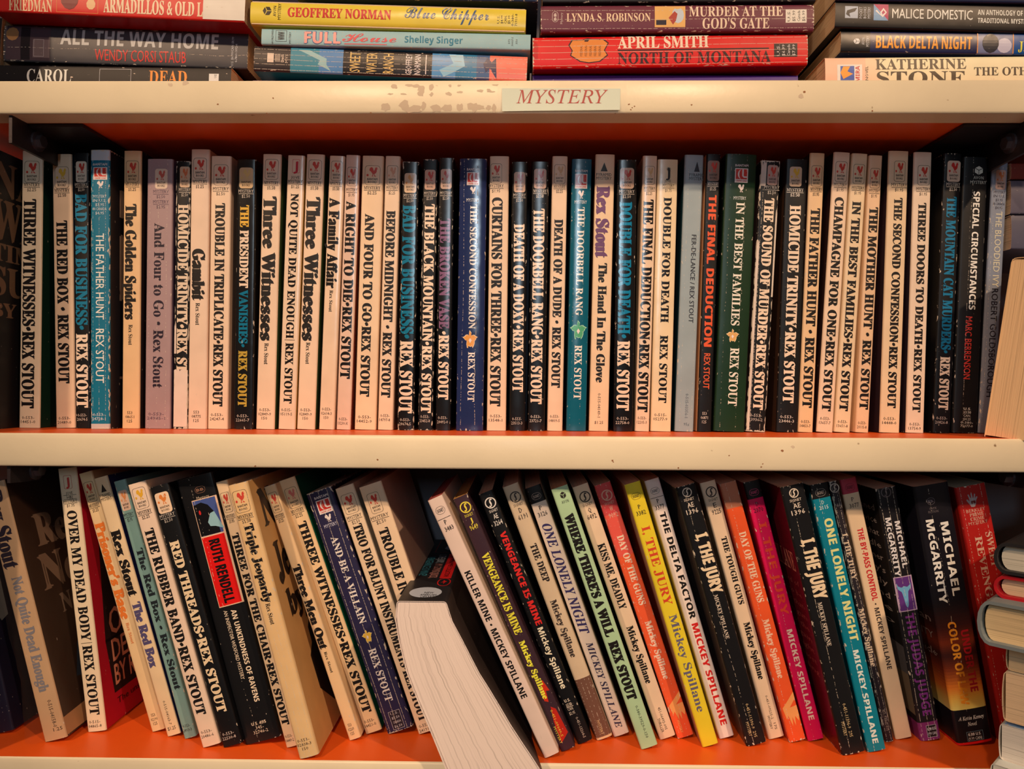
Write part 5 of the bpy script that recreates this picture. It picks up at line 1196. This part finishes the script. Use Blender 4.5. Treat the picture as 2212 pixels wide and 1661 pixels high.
b.frame('price_lettering', (110, 130, 136), 1578, 1598, .28, .74, .0002); b.across('6.99 U.S.', 'S', (222, 206, 190), 1584, 6, .5, .36, name='price_lettering'); b.across('(9.99 CAN)', 'r', (222, 206, 190), 1593, 6, .5, .38, name='price_lettering')
for k in range(3): b.side('left', ('Texan', 'VARSITY', 'chronicle')[k], 'r', (150, 120, 110), .060, .098, .076 - k * .011, .0805 - k * .011, 0, res=1)
b.done('wide black paperback with a sunset picture and orange lettering', group=BOTROW)
b = low(q4(2063, 1056, 2130, 1039, 2238, 1596, 2172, 1610), spine=(176, 28, 22), left=(150, 30, 20), edge=.5, crease=.5, n=3, r=.0018)
b.shape('publisher_emblem', HAND, (176, 150, 140), 1064, 1094, .46, .40); b.rule((110, 30, 26), 1084, .40, .54, 6, 'publisher_emblem')
for k, l in enumerate(('BERKLEY', 'PRIME', 'CRIME', 'MYSTERY')): b.across(l, 'r' if k in (0, 3) else 'B', (206, 150, 120), 1101 + k * 9, 7, .5, (.62, .46, .46, .62)[k], name='publisher_emblem')
b.down('SWEET', 'B', (214, 160, 130), 1147, 1222, .66, .88, 0); b.down('REVENGE', 'B', (214, 160, 130), 1158, 1310, .30, .52, 0); b.down('LAURA CHILDS', 'r', (120, 60, 50), 1380, 1580, .62, .80, .004, 'author_lettering')
b.done('deep red paperback at the right end of the bottom row, partly hidden', group=BOTROW)
# ================================================================== stack lying flat at the right edge of the bottom shelf
YAW = 46
def flat(x0, yt, yb, Y, cover, label, pages=(226, 184, 140), hard=False, length=.19, width=.11, lip=.0, edge=.3, top=None, drop=0.0):
    """a book lying flat, spine to the left, page ends towards the room"""
    a = at(x0, yb, Y); c = at(x0, yt, Y)
    th = c.z - a.z
    Rm = Matrix(((0, 1, 0, 0), (0, 0, 1, 0), (1, 0, 0, 0), (0, 0, 0, 1)))
    M = Matrix.Translation((a.x, Y, a.z)) @ Matrix.Rotation(math.radians(-YAW), 4, 'Z') @ Rm
    if not hard:
        b = Book(None, matrix=M, size=(th - .0003, length), depth=width, spine=cover, left=cover, right=top or cover, pages=pages, edge=edge, r=.0022)
        return b.done(label)
    root = empty('hardcover_book', M); t = .0018; w = th - .0003; D = width; rr = w * .42
    cm = card(cover, 10.0, 10.0, 0, 0, 1, x0 * .01, .5, 'book_cloth'); pm = pages_mat(pages)
    def prof(i):
        p = [(i, D)]
        for k in range(9):
            ang_ = math.pi + math.pi * k / 8 if False else math.pi * (1 - 0) + math.pi * k / 8
            p.append((w / 2 + (w / 2 - i) * math.cos(ang_), .006 + (.006 - i * .9) * math.sin(ang_)))
        p.append((w - i, D)); return p
    out, inn = prof(0), prof(t); n = len(out)
    V = [(x, y, z) for z in (0, length) for x, y in out + inn]
    F_ = []
    e = 2 * n
    for i in range(n - 1):
        F_ += [(i, i + 1, e + i + 1, e + i), (n + i + 1, n + i, e + n + i, e + n + i + 1), (i + 1, i, n + i, n + i + 1), (e + i, e + i + 1, e + n + i + 1, e + n + i)]
    F_ += [(0, e, e + n, n), (n - 1, 2 * n - 1, e + 2 * n - 1, e + n - 1)]
    cv = link('cover', mesh('cover', V, F_), root, [cm])
    pr = [(t, D - .004)] + [(w / 2 + (w / 2 - t) * math.cos(math.pi + math.pi * k / 10), .0068 + .004 * math.sin(math.pi + math.pi * k / 10)) for k in range(11)] + [(w - t, D - .004)]
    n = len(pr)
    V = [(x, y, z) for z in (.0045, length - .0045) for x, y in pr]
    F_ = [tuple(range(n)), tuple(range(2 * n - 1, n - 1, -1))] + [(i, n + i, n + (i + 1) % n, (i + 1) % n) for i in range(n)]
    link('pages', mesh('pages', V, F_), root, [pm])
    tag(root, label, 'book'); return root
flat(2146, 1168, 1236, -.024, (34, 30, 30), 'black hardcover topmost in the stack at the right edge', (232, 206, 170), True, .20, .14)
flat(2146, 1238, 1290, -.022, (190, 20, 30), 'red hardcover second from the top of the right-hand stack', (232, 190, 140), True, .20, .14)
flat(2110, 1292, 1388, -.026, (120, 120, 112), 'grey hardcover with thick boards in the right-hand stack', (232, 186, 128), True, .20, .15)
flat(2174, 1390, 1446, -.022, (232, 206, 176), 'thin cream paperback directly under the grey hardcover', (236, 190, 136), width=.105)
flat(2167, 1448, 1556, -.022, (228, 196, 160), 'thick cream paperback in the middle of the right-hand stack', (234, 186, 136), width=.105)
flat(2159, 1560, 1640, -.020, (206, 206, 206), 'white and blue paperback low in the right-hand stack', (226, 200, 172), width=.105, top=(150, 170, 190))
zb = Z_BOT + .0006
yb = 830.5 + (CZ - zb) * F / (DIST - .024)
flat(2140, 1646, yb, -.024, (206, 196, 176), 'greyish white paperback at the bottom of the right-hand stack', (226, 204, 174), width=.105)
